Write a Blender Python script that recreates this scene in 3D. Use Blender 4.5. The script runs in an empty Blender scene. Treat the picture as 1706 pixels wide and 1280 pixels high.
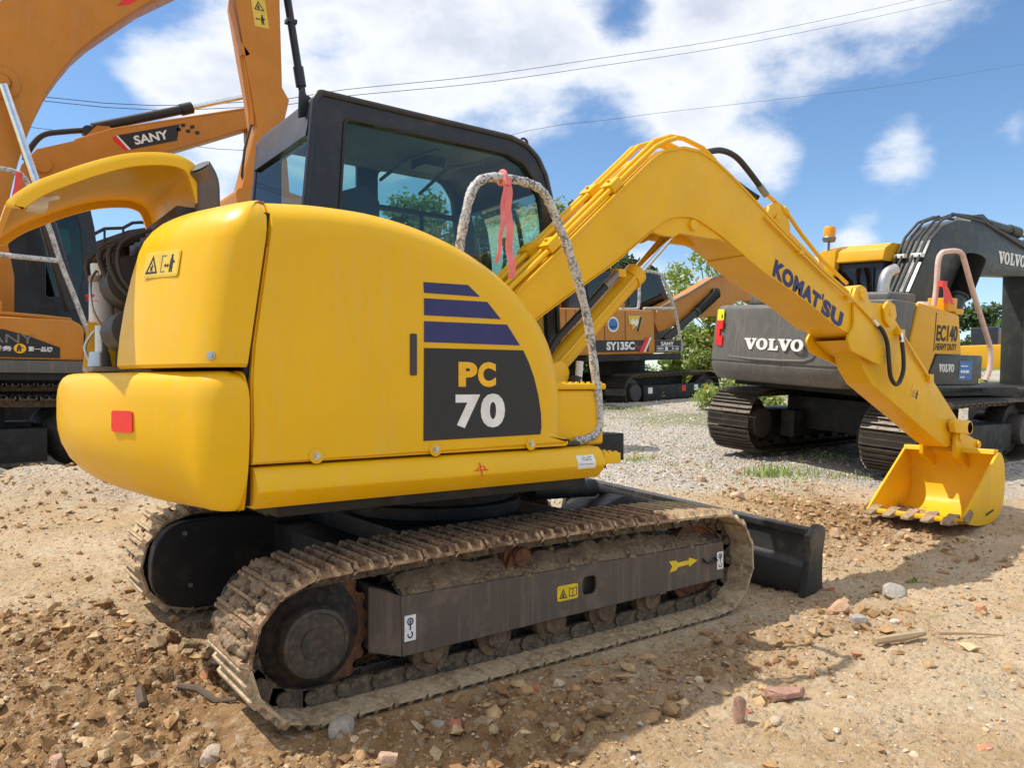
import bpy, bmesh, math, random
import numpy as np
from mathutils import Vector, Matrix
rad = math.radians
random.seed(7)
SC = bpy.context.scene
COL = SC.collection

# ------------------------------------------------------------------ camera
CAMP = (-2.33, -3.893, 1.30)
cam_d = bpy.data.cameras.new('camera')
cam_d.sensor_width = 36.0
cam_d.lens = 36.0 * 1280 / 1706
cam_d.shift_y = 5.0 / 1706
cam_d.clip_start = 0.05
cam_d.clip_end = 3000
cam = bpy.data.objects.new('camera', cam_d)
COL.objects.link(cam)
cam.location = CAMP
cam.rotation_euler = (rad(90), 0, rad(53.4 - 90))
SC.camera = cam

# ------------------------------------------------------------------ sky, sun, exposure
SUN_DIR = Vector((-0.50, 0.41, 1.0)).normalized()
W = bpy.data.worlds.new('World')
SC.world = W
W.use_nodes = True
SC.view_settings.view_transform = 'Standard'
SC.view_settings.look = 'None'
SC.view_settings.gamma = 1.0
SC.view_settings.use_curve_mapping = False
SC.view_settings.exposure = 0.84
sun_l = bpy.data.lights.new('sun', 'SUN')
sun_l.energy = 2.65
sun_l.angle = rad(0.5)
sun_l.color = (1.0, 0.94, 0.84)
sun = bpy.data.objects.new('sun', sun_l)
COL.objects.link(sun)
sun.rotation_euler = SUN_DIR.to_track_quat('Z', 'Y').to_euler()


class NT:
    """small helper round a node tree"""
    def __init__(s, tree):
        s.t = tree; s.n = tree.nodes; s.l = tree.links

    def new(s, typ, **kw):
        n = s.n.new(typ)
        for k, v in kw.items():
            if k.startswith('i_'):
                n.inputs[k[2:].replace('_', ' ')].default_value = v
            else:
                setattr(n, k, v)
        return n

    def link(s, a, b):
        s.l.new(a, b)

    def val(s, x, sock):
        if isinstance(x, bpy.types.NodeSocket):
            s.l.new(x, sock)
        else:
            sock.default_value = x

    def math(s, op, a, b=0.5, c=0.5, clamp=False):
        n = s.n.new('ShaderNodeMath'); n.operation = op; n.use_clamp = clamp
        for i, x in enumerate((a, b, c)):
            s.val(x, n.inputs[i])
        return n.outputs[0]

    def noise(s, vec, scale, detail=4, rough=0.55, dim='3D'):
        n = s.n.new('ShaderNodeTexNoise'); n.noise_dimensions = dim
        n.inputs['Scale'].default_value = scale
        n.inputs['Detail'].default_value = detail
        n.inputs['Roughness'].default_value = rough
        if vec is not None:
            s.l.new(vec, n.inputs['Vector'])
        return n.outputs['Fac']

    def ramp(s, fac, lo, hi, a=0.0, b=1.0):
        n = s.n.new('ShaderNodeMapRange'); n.interpolation_type = 'SMOOTHSTEP'
        s.val(fac, n.inputs[0])
        for i, x in zip((1, 2, 3, 4), (lo, hi, a, b)):
            s.val(x, n.inputs[i])
        return n.outputs[0]

    def mix(s, fac, a, b):
        n = s.n.new('ShaderNodeMix'); n.data_type = 'RGBA'
        s.val(fac, n.inputs[0])
        for x, k in ((a, 6), (b, 7)):
            if isinstance(x, tuple) and len(x) == 3:
                x = x + (1.0,)
            s.val(x, n.inputs[k])
        return n.outputs[2]


def build_world():
    nt = NT(W.node_tree)
    W.node_tree.nodes.clear()
    out = nt.new('ShaderNodeOutputWorld')
    sky = nt.new('ShaderNodeTexSky')
    sky.sky_type = 'NISHITA'
    sky.sun_disc = False
    sky.sun_elevation = math.asin(SUN_DIR.z)
    sky.sun_rotation = math.atan2(SUN_DIR.x, SUN_DIR.y)
    sky.altitude = 100; sky.air_density = 1.0; sky.dust_density = 0.25; sky.ozone_density = 3.0
    tc = nt.new('ShaderNodeTexCoord')
    b1 = nt.new('ShaderNodeBackground')
    b1.inputs['Strength'].default_value = 0.095
    hs = nt.new('ShaderNodeHueSaturation'); hs.inputs['Saturation'].default_value = 1.10
    nt.link(sky.outputs[0], hs.inputs['Color']); nt.link(hs.outputs[0], b1.inputs['Color'])
    # clouds: noise on the direction, gathered round a few bearings where cumulus stands
    vec = tc.outputs['Generated']
    sep = nt.new('ShaderNodeSeparateXYZ'); nt.link(vec, sep.inputs[0])
    mp = nt.new('ShaderNodeMapping'); nt.link(vec, mp.inputs['Vector'])
    mp.inputs['Scale'].default_value = (1.0, 1.0, 1.9)
    v = mp.outputs[0]
    n1 = nt.noise(v, 5.0, 10, 0.58)
    n2 = nt.noise(v, 1.6, 3, 0.5)
    gather = None
    for (d, r, a) in CLOUDS:
        dist = nt.new('ShaderNodeVectorMath'); dist.operation = 'DISTANCE'
        nt.link(vec, dist.inputs[0]); dist.inputs[1].default_value = d
        g = nt.ramp(dist.outputs['Value'], 0.0, r, a, 0.0)
        gather = g if gather is None else nt.math('ADD', gather, g)
    dens = nt.math('ADD', nt.math('MULTIPLY', n1, 1.9), nt.math('MULTIPLY', n2, 0.30))
    dens = nt.math('ADD', dens, nt.ramp(sep.outputs[2], 0.26, 0.62, 0.0, 0.60))   # extra cover added overhead, mostly out of view, to raise ambient light
    dens = nt.math('ADD', dens, gather)
    mask = nt.ramp(dens, 1.10, 1.60)
    low = nt.ramp(sep.outputs[2], -0.01, 0.06)
    mask = nt.math('MULTIPLY', mask, low)
    thick = nt.ramp(dens, 1.45, 2.1)
    shade = nt.noise(v, 5.0, 6, 0.6)
    cc = nt.mix(nt.math('MULTIPLY', thick, nt.ramp(shade, 0.30, 0.62)), (0.95, 0.965, 1.0), (0.62, 0.67, 0.78))
    b2 = nt.new('ShaderNodeBackground')
    b2.inputs['Strength'].default_value = 0.62
    nt.link(cc, b2.inputs['Color'])
    ms = nt.new('ShaderNodeMixShader')
    nt.link(nt.math('MULTIPLY', mask, 0.92), ms.inputs[0])
    nt.link(b1.outputs[0], ms.inputs[1]); nt.link(b2.outputs[0], ms.inputs[2])
    nt.link(ms.outputs[0], out.inputs[0])


def bearing(u, v):
    """unit direction seen at a picture position of the photograph (used for cloud bearings)"""
    th = rad(53.4); r = (u - 853) / 1280.; t = (645 - v) / 1280.
    d = Vector((math.cos(th) + r * math.sin(th), math.sin(th) - r * math.cos(th), t)).normalized()
    return tuple(d)


CLOUDS = [(bearing(330, 140), 0.15, 0.50), (bearing(235, 140), 0.08, 0.35), (bearing(560, 90), 0.20, 0.30),
          (bearing(740, 150), 0.17, 0.26), (bearing(900, 110), 0.12, 0.28), (bearing(930, 230), 0.10, 0.20), (bearing(1170, 60), 0.16, 0.38), (bearing(1120, 200), 0.14, 0.36),
          (bearing(1400, 70), 0.20, 0.36), (bearing(1600, 110), 0.14, 0.25), (bearing(1290, 285), 0.085, 0.62), (bearing(1490, 285), 0.095, 0.80), (bearing(1695, 225), 0.06, 0.6),
          (bearing(1560, 390), 0.38, -0.46), (bearing(1390, 230), 0.09, -0.35), (bearing(1010, 330), 0.16, -0.35), (bearing(150, 30), 0.20, -0.55), (bearing(120, 230), 0.14, -0.35), (bearing(1050, 20), 0.07, -0.50),
          (bearing(1420, 405), 0.07, 0.75), (bearing(1090, 490), 0.12, 0.3)]
build_world()

# ------------------------------------------------------------------ materials
MATS = {}


def principled(name):
    m = bpy.data.materials.new(name); m.use_nodes = True
    nt = NT(m.node_tree); bs = m.node_tree.nodes['Principled BSDF']
    return m, nt, bs


def paint(name, col, rough=0.38, coat=0.25, metal=0.0, dust=(0.42, 0.31, 0.19), dustamt=0.25, var=0.06, bump=0.0006, scratch=0.0, streak=0.0):
    """enamel paint: faint mottling, thin dust film and chips of its own, not of the light"""
    m, nt, bs = principled(name)
    tc = nt.new('ShaderNodeTexCoord'); v = tc.outputs['Object']
    n = nt.noise(v, 2.3, 4, 0.6)
    base = nt.mix(nt.ramp(n, 0.3, 0.7), tuple(c * (1 - var) for c in col), tuple(min(1, c * (1 + var)) for c in col))
    d = nt.math('MULTIPLY', nt.ramp(nt.noise(v, 5.5, 8, 0.68), 0.48, 0.80), dustamt)
    if streak:   # dried run-off: narrow upright streaks
        mp = nt.new('ShaderNodeMapping'); mp.inputs['Scale'].default_value = (26, 26, 1.6); nt.link(v, mp.inputs['Vector'])
        st = nt.math('MULTIPLY', nt.ramp(nt.noise(mp.outputs[0], 1.0, 5, .65), .46, .70), nt.ramp(nt.noise(v, 4.0, 4), .35, .65, .2, streak))
        d = nt.math('MAXIMUM', d, st)
    base = nt.mix(d, base, dust)
    if scratch:
        k = nt.math('MULTIPLY', nt.ramp(nt.noise(v, 34, 5, 0.7), 0.66, 0.72), scratch)
        base = nt.mix(k, base, (0.10, 0.06, 0.04))
    nt.link(base, bs.inputs['Base Color'])
    r = nt.math('ADD', nt.math('MULTIPLY', d, 0.45), nt.ramp(nt.noise(v, 9, 4), 0.3, 0.7, rough * 0.85, rough * 1.2))
    nt.link(r, bs.inputs['Roughness'])
    bs.inputs['Metallic'].default_value = metal
    bs.inputs['Coat Weight'].default_value = coat
    bs.inputs['Coat Roughness'].default_value = 0.18
    bs.inputs['Specular IOR Level'].default_value = 0.28
    if bump:
        b = nt.new('ShaderNodeBump'); b.inputs['Strength'].default_value = 0.35; b.inputs['Distance'].default_value = bump
        nt.link(nt.noise(v, 60, 3), b.inputs['Height']); nt.link(b.outputs[0], bs.inputs['Normal'])
    MATS[name] = m
    return m


def grime(name, cols, scales=(6, 25), rough=0.85, metal=0.0, bump=0.01, bscale=30):
    """earthy or rusty matter: three colours broken up by two noises"""
    m, nt, bs = principled(name)
    tc = nt.new('ShaderNodeTexCoord'); v = tc.outputs['Object']
    oi = nt.new('ShaderNodeObjectInfo')
    off = nt.new('ShaderNodeVectorMath'); off.operation = 'ADD'
    nt.link(v, off.inputs[0])
    cmb = nt.new('ShaderNodeCombineXYZ'); nt.link(nt.math('MULTIPLY', oi.outputs['Random'], 37.0), cmb.inputs[0])
    nt.link(cmb.outputs[0], off.inputs[1]); v = off.outputs[0]
    a = nt.ramp(nt.noise(v, scales[0], 6, 0.62), 0.38, 0.62)
    b = nt.ramp(nt.noise(v, scales[1], 6, 0.65), 0.42, 0.66)
    base = nt.mix(b, nt.mix(a, cols[0], cols[1]), cols[2])
    nt.link(base, bs.inputs['Base Color'])
    bs.inputs['Roughness'].default_value = rough
    bs.inputs['Metallic'].default_value = metal
    if bump:
        bn = nt.new('ShaderNodeBump'); bn.inputs['Strength'].default_value = 0.8; bn.inputs['Distance'].default_value = bump
        nt.link(nt.noise(v, bscale, 8, 0.7), bn.inputs['Height']); nt.link(bn.outputs[0], bs.inputs['Normal'])
    MATS[name] = m
    return m


def plain(name, col, rough=0.6, metal=0.0, emit=0.0):
    m, nt, bs = principled(name)
    tc = nt.new('ShaderNodeTexCoord')
    n = nt.noise(tc.outputs['Object'], 14, 4)
    nt.link(nt.mix(nt.ramp(n, 0.3, 0.7), tuple(c * 0.9 for c in col), tuple(min(1, c * 1.08) for c in col)), bs.inputs['Base Color'])
    bs.inputs['Roughness'].default_value = rough
    bs.inputs['Metallic'].default_value = metal
    MATS[name] = m
    return m


def glass(name, tint, refl=0.10):
    m = bpy.data.materials.new(name); m.use_nodes = True
    nt = NT(m.node_tree); m.node_tree.nodes.clear()
    out = nt.new('ShaderNodeOutputMaterial')
    tr = nt.new('ShaderNodeBsdfTransparent'); tr.inputs[0].default_value = tint + (1,)
    gl = nt.new('ShaderNodeBsdfGlossy'); gl.inputs['Roughness'].default_value = 0.03
    lw = nt.new('ShaderNodeFresnel'); lw.inputs['IOR'].default_value = 1.5
    ms = nt.new('ShaderNodeMixShader')
    nt.link(nt.math('ADD', nt.math('MULTIPLY', lw.outputs[0], 0.55), refl * 0.15), ms.inputs[0])
    nt.link(tr.outputs[0], ms.inputs[1]); nt.link(gl.outputs[0], ms.inputs[2]); nt.link(ms.outputs[0], out.inputs[0])
    MATS[name] = m
    return m


def attr_mat(name, attr, rough=0.9, bump=0.012, bscale=40):
    m, nt, bs = principled(name)
    a = nt.new('ShaderNodeAttribute'); a.attribute_name = attr
    tc = nt.new('ShaderNodeTexCoord')
    n = nt.noise(tc.outputs['Object'], 30, 6, 0.65)
    mm = nt.new('ShaderNodeMix'); mm.data_type = 'RGBA'; mm.blend_type = 'MULTIPLY'; mm.inputs[0].default_value = 1.0
    nt.link(a.outputs['Color'], mm.inputs[6])
    nt.link(nt.mix(nt.ramp(n, 0.25, 0.75), (0.72, 0.72, 0.72), (1.12, 1.12, 1.12)), mm.inputs[7])
    nt.link(mm.outputs[2], bs.inputs['Base Color']); bs.inputs['Roughness'].default_value = rough
    bn = nt.new('ShaderNodeBump'); bn.inputs['Strength'].default_value = 0.7; bn.inputs['Distance'].default_value = bump
    nt.link(nt.noise(tc.outputs['Object'], bscale, 6, 0.7), bn.inputs['Height']); nt.link(bn.outputs[0], bs.inputs['Normal'])
    MATS[name] = m
    return m


paint('yellow', (0.80, 0.45, 0.001), 0.37, 0.07, dust=(0.62, 0.44, 0.20), dustamt=0.13, var=0.035, streak=0.06)
paint('yellow_worn', (0.80, 0.45, 0.003), 0.50, 0.05, dust=(0.52, 0.37, 0.19), dustamt=0.45, scratch=0.85, streak=0.2)
paint('yellow_arm', (0.80, 0.445, 0.001), 0.41, 0.06, dust=(0.60, 0.42, 0.20), dustamt=0.18, scratch=0.35, streak=0.10)
paint('orange', (0.52, 0.195, 0.018), 0.45, 0.08, dustamt=0.30, streak=0.12)
paint('volvo_grey', (0.115, 0.112, 0.105), 0.45, 0.12, dustamt=0.22, streak=0.18)
paint('volvo_dark', (0.050, 0.055, 0.052), 0.42, 0.15, dustamt=0.2)
paint('volvo_yellow', (0.70, 0.36, 0.012), 0.42, 0.15, dustamt=0.15)
paint('cab_black', (0.022, 0.025, 0.031), 0.36, 0.25, dustamt=0.10)
paint('frame_black', (0.105, 0.083, 0.068), 0.55, 0.03, dust=(0.30, 0.22, 0.15), dustamt=0.65, bump=0.0015, streak=0.55)
paint('blade_black', (0.042, 0.045, 0.046), 0.36, 0.15, dust=(0.30, 0.22, 0.14), dustamt=0.5)
paint('dark_body', (0.018, 0.018, 0.019), 0.55, 0.0, dustamt=0.12)
paint('steel_track', (0.10, 0.085, 0.07), 0.42, 0.0, metal=0.6, dust=(0.28, 0.2, 0.13), dustamt=0.6)
plain('rubber', (0.016, 0.016, 0.017), 0.5)
plain('black_print', (0.016, 0.0155, 0.0155), 0.5)
plain('blue_print', (0.022, 0.024, 0.125), 0.5)
plain('white_print', (0.80, 0.79, 0.76), 0.5)
plain('orange_print', (0.88, 0.46, 0.004), 0.45)
plain('yellow_print', (0.80, 0.56, 0.02), 0.5)
plain('pale_yellow_print', (0.72, 0.50, 0.06), 0.5)
plain('lime_print', (0.75, 0.72, 0.01), 0.5)
plain('red_print', (0.75, 0.018, 0.012), 0.4)
plain('pink_print', (0.6, 0.05, 0.08), 0.5)
plain('blue_card', (0.05, 0.17, 0.45), 0.5)
plain('grey_print', (0.18, 0.16, 0.14), 0.5)
plain('chrome', (0.75, 0.75, 0.76), 0.12, 1.0)
plain('zinc', (0.55, 0.53, 0.50), 0.35, 0.9)
plain('dull_steel', (0.24, 0.23, 0.22), 0.45, 0.6)
plain('engine_dark', (0.045, 0.040, 0.036), 0.55)
plain('filter_white', (0.70, 0.70, 0.70), 0.4)
plain('seat_cloth', (0.03, 0.032, 0.035), 0.9)
plain('headliner', (0.26, 0.27, 0.22), 0.9)
plain('ribbon_pink', (0.80, 0.20, 0.19), 0.65)
plain('ribbon_red', (0.75, 0.07, 0.045), 0.6)
plain('foam_pink', (0.66, 0.47, 0.41), 0.8)
plain('pipe_steel', (0.13, 0.105, 0.09), 0.5, 0.3)
plain('beacon', (0.85, 0.33, 0.01), 0.25)
plain('wood', (0.42, 0.30, 0.17), 0.8)
plain('bark', (0.12, 0.085, 0.06), 0.9)
plain('cable', (0.05, 0.05, 0.055), 0.6)
plain('roof_blue', (0.16, 0.24, 0.32), 0.5)
plain('shed_wall', (0.35, 0.34, 0.32), 0.8)
grime('shoe_mud', [(0.13, 0.068, 0.038), (0.31, 0.185, 0.10), (0.50, 0.35, 0.21)], (7, 38), 0.85, 0.0, 0.008, 45)
grime('shoe_pale', [(0.27, 0.18, 0.10), (0.46, 0.34, 0.20), (0.57, 0.44, 0.28)], (7, 38), 0.85, 0.0, 0.006, 45)  # paler tone, set by position for front, rear and ground-run shoes
grime('rust', [(0.13, 0.05, 0.022), (0.22, 0.085, 0.035), (0.06, 0.04, 0.03)], (9, 40), 0.8, 0.1, 0.004, 60)
grime('chain', [(0.06, 0.045, 0.034), (0.11, 0.08, 0.055), (0.20, 0.145, 0.09)], (12, 45), 0.7, 0.2, 0.004, 60)
grime('mud', [(0.18, 0.125, 0.08), (0.27, 0.19, 0.115), (0.36, 0.26, 0.16)], (9, 40), 0.95, 0.0, 0.02, 40)
grime('hub_dark', [(0.028, 0.026, 0.025), (0.045, 0.038, 0.033), (0.085, 0.062, 0.045)], (8, 30), 0.55, 0.1, 0.001, 50)
grime('teeth_mud', [(0.30, 0.20, 0.12), (0.42, 0.30, 0.19), (0.22, 0.14, 0.08)], (9, 30), 0.9, 0.0, 0.01, 40)
grime('roller_mud', [(0.13, 0.085, 0.05), (0.20, 0.13, 0.07), (0.08, 0.055, 0.035)], (9, 30), 0.85, 0.0, 0.006, 40)
glass('cab_glass', (0.78, 0.90, 0.86), 0.12)
glass('dark_glass', (0.10, 0.16, 0.15), 0.2)
glass('green_glass', (0.22, 0.42, 0.36), 0.2)
attr_mat('stone', 'tint', 0.9)


def wrap_mat():
    """film wrapped round the rails: pale plastic with dark gaps in a slanting weave"""
    m, nt, bs = principled('film_wrap')
    tc = nt.new('ShaderNodeTexCoord'); v = tc.outputs['Object']
    mp = nt.new('ShaderNodeMapping'); mp.inputs['Rotation'].default_value = (0.5, 0.7, 0.3); nt.link(v, mp.inputs['Vector'])
    w = nt.new('ShaderNodeTexVoronoi'); w.inputs['Scale'].default_value = 85
    nt.link(mp.outputs[0], w.inputs['Vector'])
    n = nt.noise(v, 18, 6, 0.7)
    k = nt.math('MULTIPLY', nt.ramp(w.outputs['Distance'], 0.35, 0.6), nt.ramp(n, 0.36, 0.60))
    nt.link(nt.mix(k, (0.62, 0.61, 0.59), (0.14, 0.13, 0.12)), bs.inputs['Base Color'])
    bs.inputs['Roughness'].default_value = 0.35
    b = nt.new('ShaderNodeBump'); b.inputs['Strength'].default_value = 0.9; b.inputs['Distance'].default_value = 0.006
    nt.link(nt.noise(v, 70, 5, 0.7), b.inputs['Height']); nt.link(b.outputs[0], bs.inputs['Normal'])
    MATS['film_wrap'] = m


wrap_mat()

# ------------------------------------------------------------------ mesh helpers


class MB:
    """collects shapes, then links them as one mesh object"""
    def __init__(s):
        s.v = []; s.f = []; s.m = []

    def add(s, vs, fs, mi=0, M=None):
        o = len(s.v)
        for p in vs:
            p = Vector(p)
            s.v.append(tuple(M @ p) if M is not None else tuple(p))
        for f in fs:
            s.f.append([o + i for i in f]); s.m.append(mi)
        return s

    def box(s, lo, hi, mi=0, M=None):
        x0, y0, z0 = lo; x1, y1, z1 = hi
        vs = [(x0, y0, z0), (x1, y0, z0), (x1, y1, z0), (x0, y1, z0), (x0, y0, z1), (x1, y0, z1), (x1, y1, z1), (x0, y1, z1)]
        return s.add(vs, [(0, 3, 2, 1), (4, 5, 6, 7), (0, 1, 5, 4), (1, 2, 6, 5), (2, 3, 7, 6), (3, 0, 4, 7)], mi, M)

    def prism(s, poly, a0, a1, axis='y', mi=0, M=None):
        """poly is in the other two axes (x,z for y; y,z for x; x,y for z)"""
        def pt(p, a):
            return {'y': (p[0], a, p[1]), 'x': (a, p[0], p[1]), 'z': (p[0], p[1], a)}[axis]
        n = len(poly)
        area = sum(poly[i][0] * poly[(i + 1) % n][1] - poly[(i + 1) % n][0] * poly[i][1] for i in range(n))
        P = list(poly) if area > 0 else list(poly)[::-1]
        vs = [pt(p, a0) for p in P] + [pt(p, a1) for p in P]
        flip = (axis == 'y') == (a1 > a0)
        fs = [list(range(n)), list(range(2 * n - 1, n - 1, -1))] + [(i, n + i, n + (i + 1) % n, (i + 1) % n) for i in range(n)]
        if not flip:
            fs = [list(f)[::-1] for f in fs]
        return s.add(vs, fs, mi, M)

    def loft(s, rings, closed=True, caps=True, mi=0, M=None):
        n = len(rings[0]); vs = [p for r in rings for p in r]; fs = []
        for k in range(len(rings) - 1):
            for i in range(n if closed else n - 1):
                j = (i + 1) % n
                fs.append((k * n + i, k * n + j, (k + 1) * n + j, (k + 1) * n + i))
        if caps and closed:
            fs.append(list(range(n))[::-1]); o = (len(rings) - 1) * n
            fs.append([o + i for i in range(n)])
        return s.add(vs, fs, mi, M)

    def cyl(s, p0, p1, r0, r1=None, n=16, mi=0, caps=True, M=None):
        r1 = r0 if r1 is None else r1
        return s.tube([p0, p1], [r0, r1], n, mi, caps, M)

    def tube(s, pts, r, n=8, mi=0, caps=True, M=None, round_caps=False):
        P = [Vector(p) for p in pts]; k = len(P)
        R = list(r) if isinstance(r, (list, tuple)) else [r] * k
        T = []
        for i in range(k):
            d = (P[min(i + 1, k - 1)] - P[max(i - 1, 0)])
            if 0 < i < k - 1:
                d = (P[i + 1] - P[i]).normalized() + (P[i] - P[i - 1]).normalized()
            T.append(d.normalized())
        up = Vector((0, 0, 1)) if abs(T[0].z) < 0.9 else Vector((0, 1, 0))
        a = T[0].cross(up).normalized(); rings = []
        for i in range(k):
            a = (a - T[i] * a.dot(T[i])).normalized(); b = T[i].cross(a)
            rings.append([tuple(P[i] + (a * math.cos(t) + b * math.sin(t)) * R[i]) for t in [2 * math.pi * j / n for j in range(n)]])
        return s.loft(rings, True, caps, mi, M)

    def lathe(s, prof, n=32, c=(0, 0, 0), axis='y', mi=0, M=None):
        """prof: list of (radius, along)"""
        rings = []
        for r, a in prof:
            ring = []
            for j in range(n):
                t = 2 * math.pi * j / n; p, q = r * math.cos(t), r * math.sin(t)
                ring.append({'y': (c[0] + p, c[1] + a, c[2] + q), 'x': (c[0] + a, c[1] + p, c[2] + q), 'z': (c[0] + p, c[1] + q, c[2] + a)}[axis])
            rings.append(ring)
        return s.loft(rings, True, True, mi, M)

    def build(s, name, mats, parent=None, bevel=0.0, seg=2, ang=32, smooth=True, wn=False, fix=True):
        me = bpy.data.meshes.new(name)
        me.from_pydata(s.v, [], s.f)
        me.polygons.foreach_set('material_index', s.m)
        if not isinstance(mats, (list, tuple)):
            mats = [mats]
        for m in mats:
            me.materials.append(MATS[m] if isinstance(m, str) else m)
        if fix or bevel:
            bm = bmesh.new(); bm.from_mesh(me)
            if fix:
                bmesh.ops.recalc_face_normals(bm, faces=bm.faces)
            if bevel:
                es = [e for e in bm.edges if len(e.link_faces) == 2 and e.calc_face_angle(0) > rad(ang)]
                bmesh.ops.bevel(bm, geom=es, offset=bevel, segments=seg, profile=0.6, affect='EDGES', clamp_overlap=True)
            bm.to_mesh(me); bm.free()
        if smooth:
            me.polygons.foreach_set('use_smooth', [True] * len(me.polygons))
            me.set_sharp_from_angle(angle=rad(40))
        me.update()
        o = bpy.data.objects.new(name, me); COL.objects.link(o)
        if wn:
            md = o.modifiers.new('wn', 'WEIGHTED_NORMAL'); md.keep_sharp = True; md.weight = 80
        if parent is not None:
            o.parent = parent
        return o


def curve_mesh(cu):
    o = bpy.data.objects.new('tmp', cu)
    COL.objects.link(o)
    dg = bpy.context.evaluated_depsgraph_get()
    ev = o.evaluated_get(dg); me = ev.to_mesh()
    vs = [tuple(v.co) for v in me.vertices]; fs = [tuple(p.vertices) for p in me.polygons]
    ev.to_mesh_clear(); bpy.data.objects.remove(o)
    return vs, fs


def plate(loops, thick, bevel=0.0, bseg=1):
    """flat plate from an outer loop and holes (2D), thickness along z centred on 0"""
    cu = bpy.data.curves.new('tmp', 'CURVE'); cu.dimensions = '2D'; cu.fill_mode = 'BOTH'
    cu.extrude = max(1e-5, thick / 2 - bevel); cu.bevel_depth = bevel; cu.bevel_resolution = bseg; cu.offset = -bevel
    for lp in loops:
        sp = cu.splines.new('POLY'); sp.points.add(len(lp) - 1); sp.use_cyclic_u = True
        for p, q in zip(sp.points, lp):
            p.co = (q[0], q[1], 0, 1)
    r = curve_mesh(cu); bpy.data.curves.remove(cu)
    return r


def text(body, bold=0.0, spacing=1.0, extrude=0.01):
    cu = bpy.data.curves.new('tmp', 'FONT'); cu.body = body; cu.size = 1.0; cu.offset = bold; cu.space_character = spacing
    cu.extrude = extrude; cu.resolution_u = 4
    r = curve_mesh(cu); bpy.data.curves.remove(cu)
    return r


def on_plane(mb, vf, origin, ex, ey, w=None, h=None, mi=0, off=0.0, thick=0.002, shear=0.0, center=False):
    """lay a flat shape on a plane: scaled to w x h, lower left corner at origin, normal = ex x ey"""
    vs, fs = vf
    ex = Vector(ex).normalized(); ey = Vector(ey).normalized(); nn = ex.cross(ey).normalized()
    xs = [v[0] for v in vs]; ys = [v[1] for v in vs]; zs = [v[2] for v in vs]
    x0, x1, y0, y1 = min(xs), max(xs), min(ys), max(ys); zr = (max(zs) - min(zs)) or 1
    if w is None and h is None:
        sx = sy = 1; x0 = y0 = 0
    else:
        sy = h / (y1 - y0) if h else w / (x1 - x0)
        sx = w / (x1 - x0) if w else sy
    O = Vector(origin)
    cx, cy = ((x1 - x0) * sx / 2, (y1 - y0) * sy / 2) if center else (0, 0)
    out = []
    for x, y, z in vs:
        px = (x - x0) * sx - cx; py = (y - y0) * sy - cy
        out.append(tuple(O + ex * (px + shear * py) + ey * py + nn * (off + (z - min(zs)) / zr * thick)))
    mb.add(out, fs, mi)


def rrect(x0, y0, x1, y1, r, n=4):
    pts = []
    for cx, cy, a in ((x1 - r, y0 + r, -90), (x1 - r, y1 - r, 0), (x0 + r, y1 - r, 90), (x0 + r, y0 + r, 180)):
        for k in range(n + 1):
            t = rad(a + 90 * k / n); pts.append((cx + r * math.cos(t), cy + r * math.sin(t)))
    return pts


def rounded(poly, radii, n=5):
    """round the corners of a 2D polygon"""
    out = []; N = len(poly)
    if not isinstance(radii, (list, tuple)):
        radii = [radii] * N
    for i in range(N):
        p0, p, p1 = Vector(poly[i - 1]), Vector(poly[i]), Vector(poly[(i + 1) % N]); r = radii[i]
        a = (p0 - p); b = (p1 - p); la, lb = a.length, b.length; a.normalize(); b.normalize()
        ang = a.angle(b) if la and lb else math.pi
        if r <= 0 or ang > math.pi - 0.02:
            out.append(tuple(p)); continue
        d = min(r / math.tan(ang / 2), la * 0.49, lb * 0.49)
        s0, s1 = p + a * d, p + b * d
        for k in range(n + 1):
            t = k / n
            out.append(tuple(s0 * (1 - t) ** 2 + p * 2 * t * (1 - t) + s1 * t * t))
    return out


def spline(pts, n=6):
    """Catmull-Rom through points"""
    P = [Vector(p) for p in pts]; out = []
    for i in range(len(P) - 1):
        p0, p1, p2, p3 = P[max(i - 1, 0)], P[i], P[i + 1], P[min(i + 2, len(P) - 1)]
        for k in range(n):
            t = k / n
            out.append(0.5 * (2 * p1 + (p2 - p0) * t + (2 * p0 - 5 * p1 + 4 * p2 - p3) * t * t + (3 * p1 - p0 - 3 * p2 + p3) * t ** 3))
    out.append(P[-1])
    return [tuple(p) for p in out]


def thing(name, label, cat, loc=(0, 0, 0), rot=(0, 0, 0), scale=1.0, group=None):
    o = bpy.data.objects.new(name, None); COL.objects.link(o)
    o.empty_display_size = 0.2
    o.location = loc; o.rotation_euler = rot; o.scale = (scale,) * 3
    return tag(o, label, cat, group)


def tag(o, label, cat, group=None):
    o['label'] = label; o['category'] = cat
    if group:
        o['group'] = group
    return o


def inst(src, name, parent, M):
    o = bpy.data.objects.new(name, src.data); COL.objects.link(o)
    o.parent = parent; o.matrix_local = M
    return o


EX, EZ = (1, 0, 0), (0, 0, 1)

# ------------------------------------------------------------------ ground
def vnoise(x, y, seed):
    xi = np.floor(x).astype(np.int64); yi = np.floor(y).astype(np.int64)
    fx = x - xi; fy = y - yi; fx = fx * fx * (3 - 2 * fx); fy = fy * fy * (3 - 2 * fy)

    def h(a, b):
        n = (a * 374761393 + b * 668265263 + seed * 1442695041) & 0x7fffffff
        n = ((n ^ (n >> 13)) * 1274126177) & 0x7fffffff
        return ((n ^ (n >> 16)) & 0xffff) / 65535.0
    return (h(xi, yi) * (1 - fx) + h(xi + 1, yi) * fx) * (1 - fy) + (h(xi, yi + 1) * (1 - fx) + h(xi + 1, yi + 1) * fx) * fy


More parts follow.
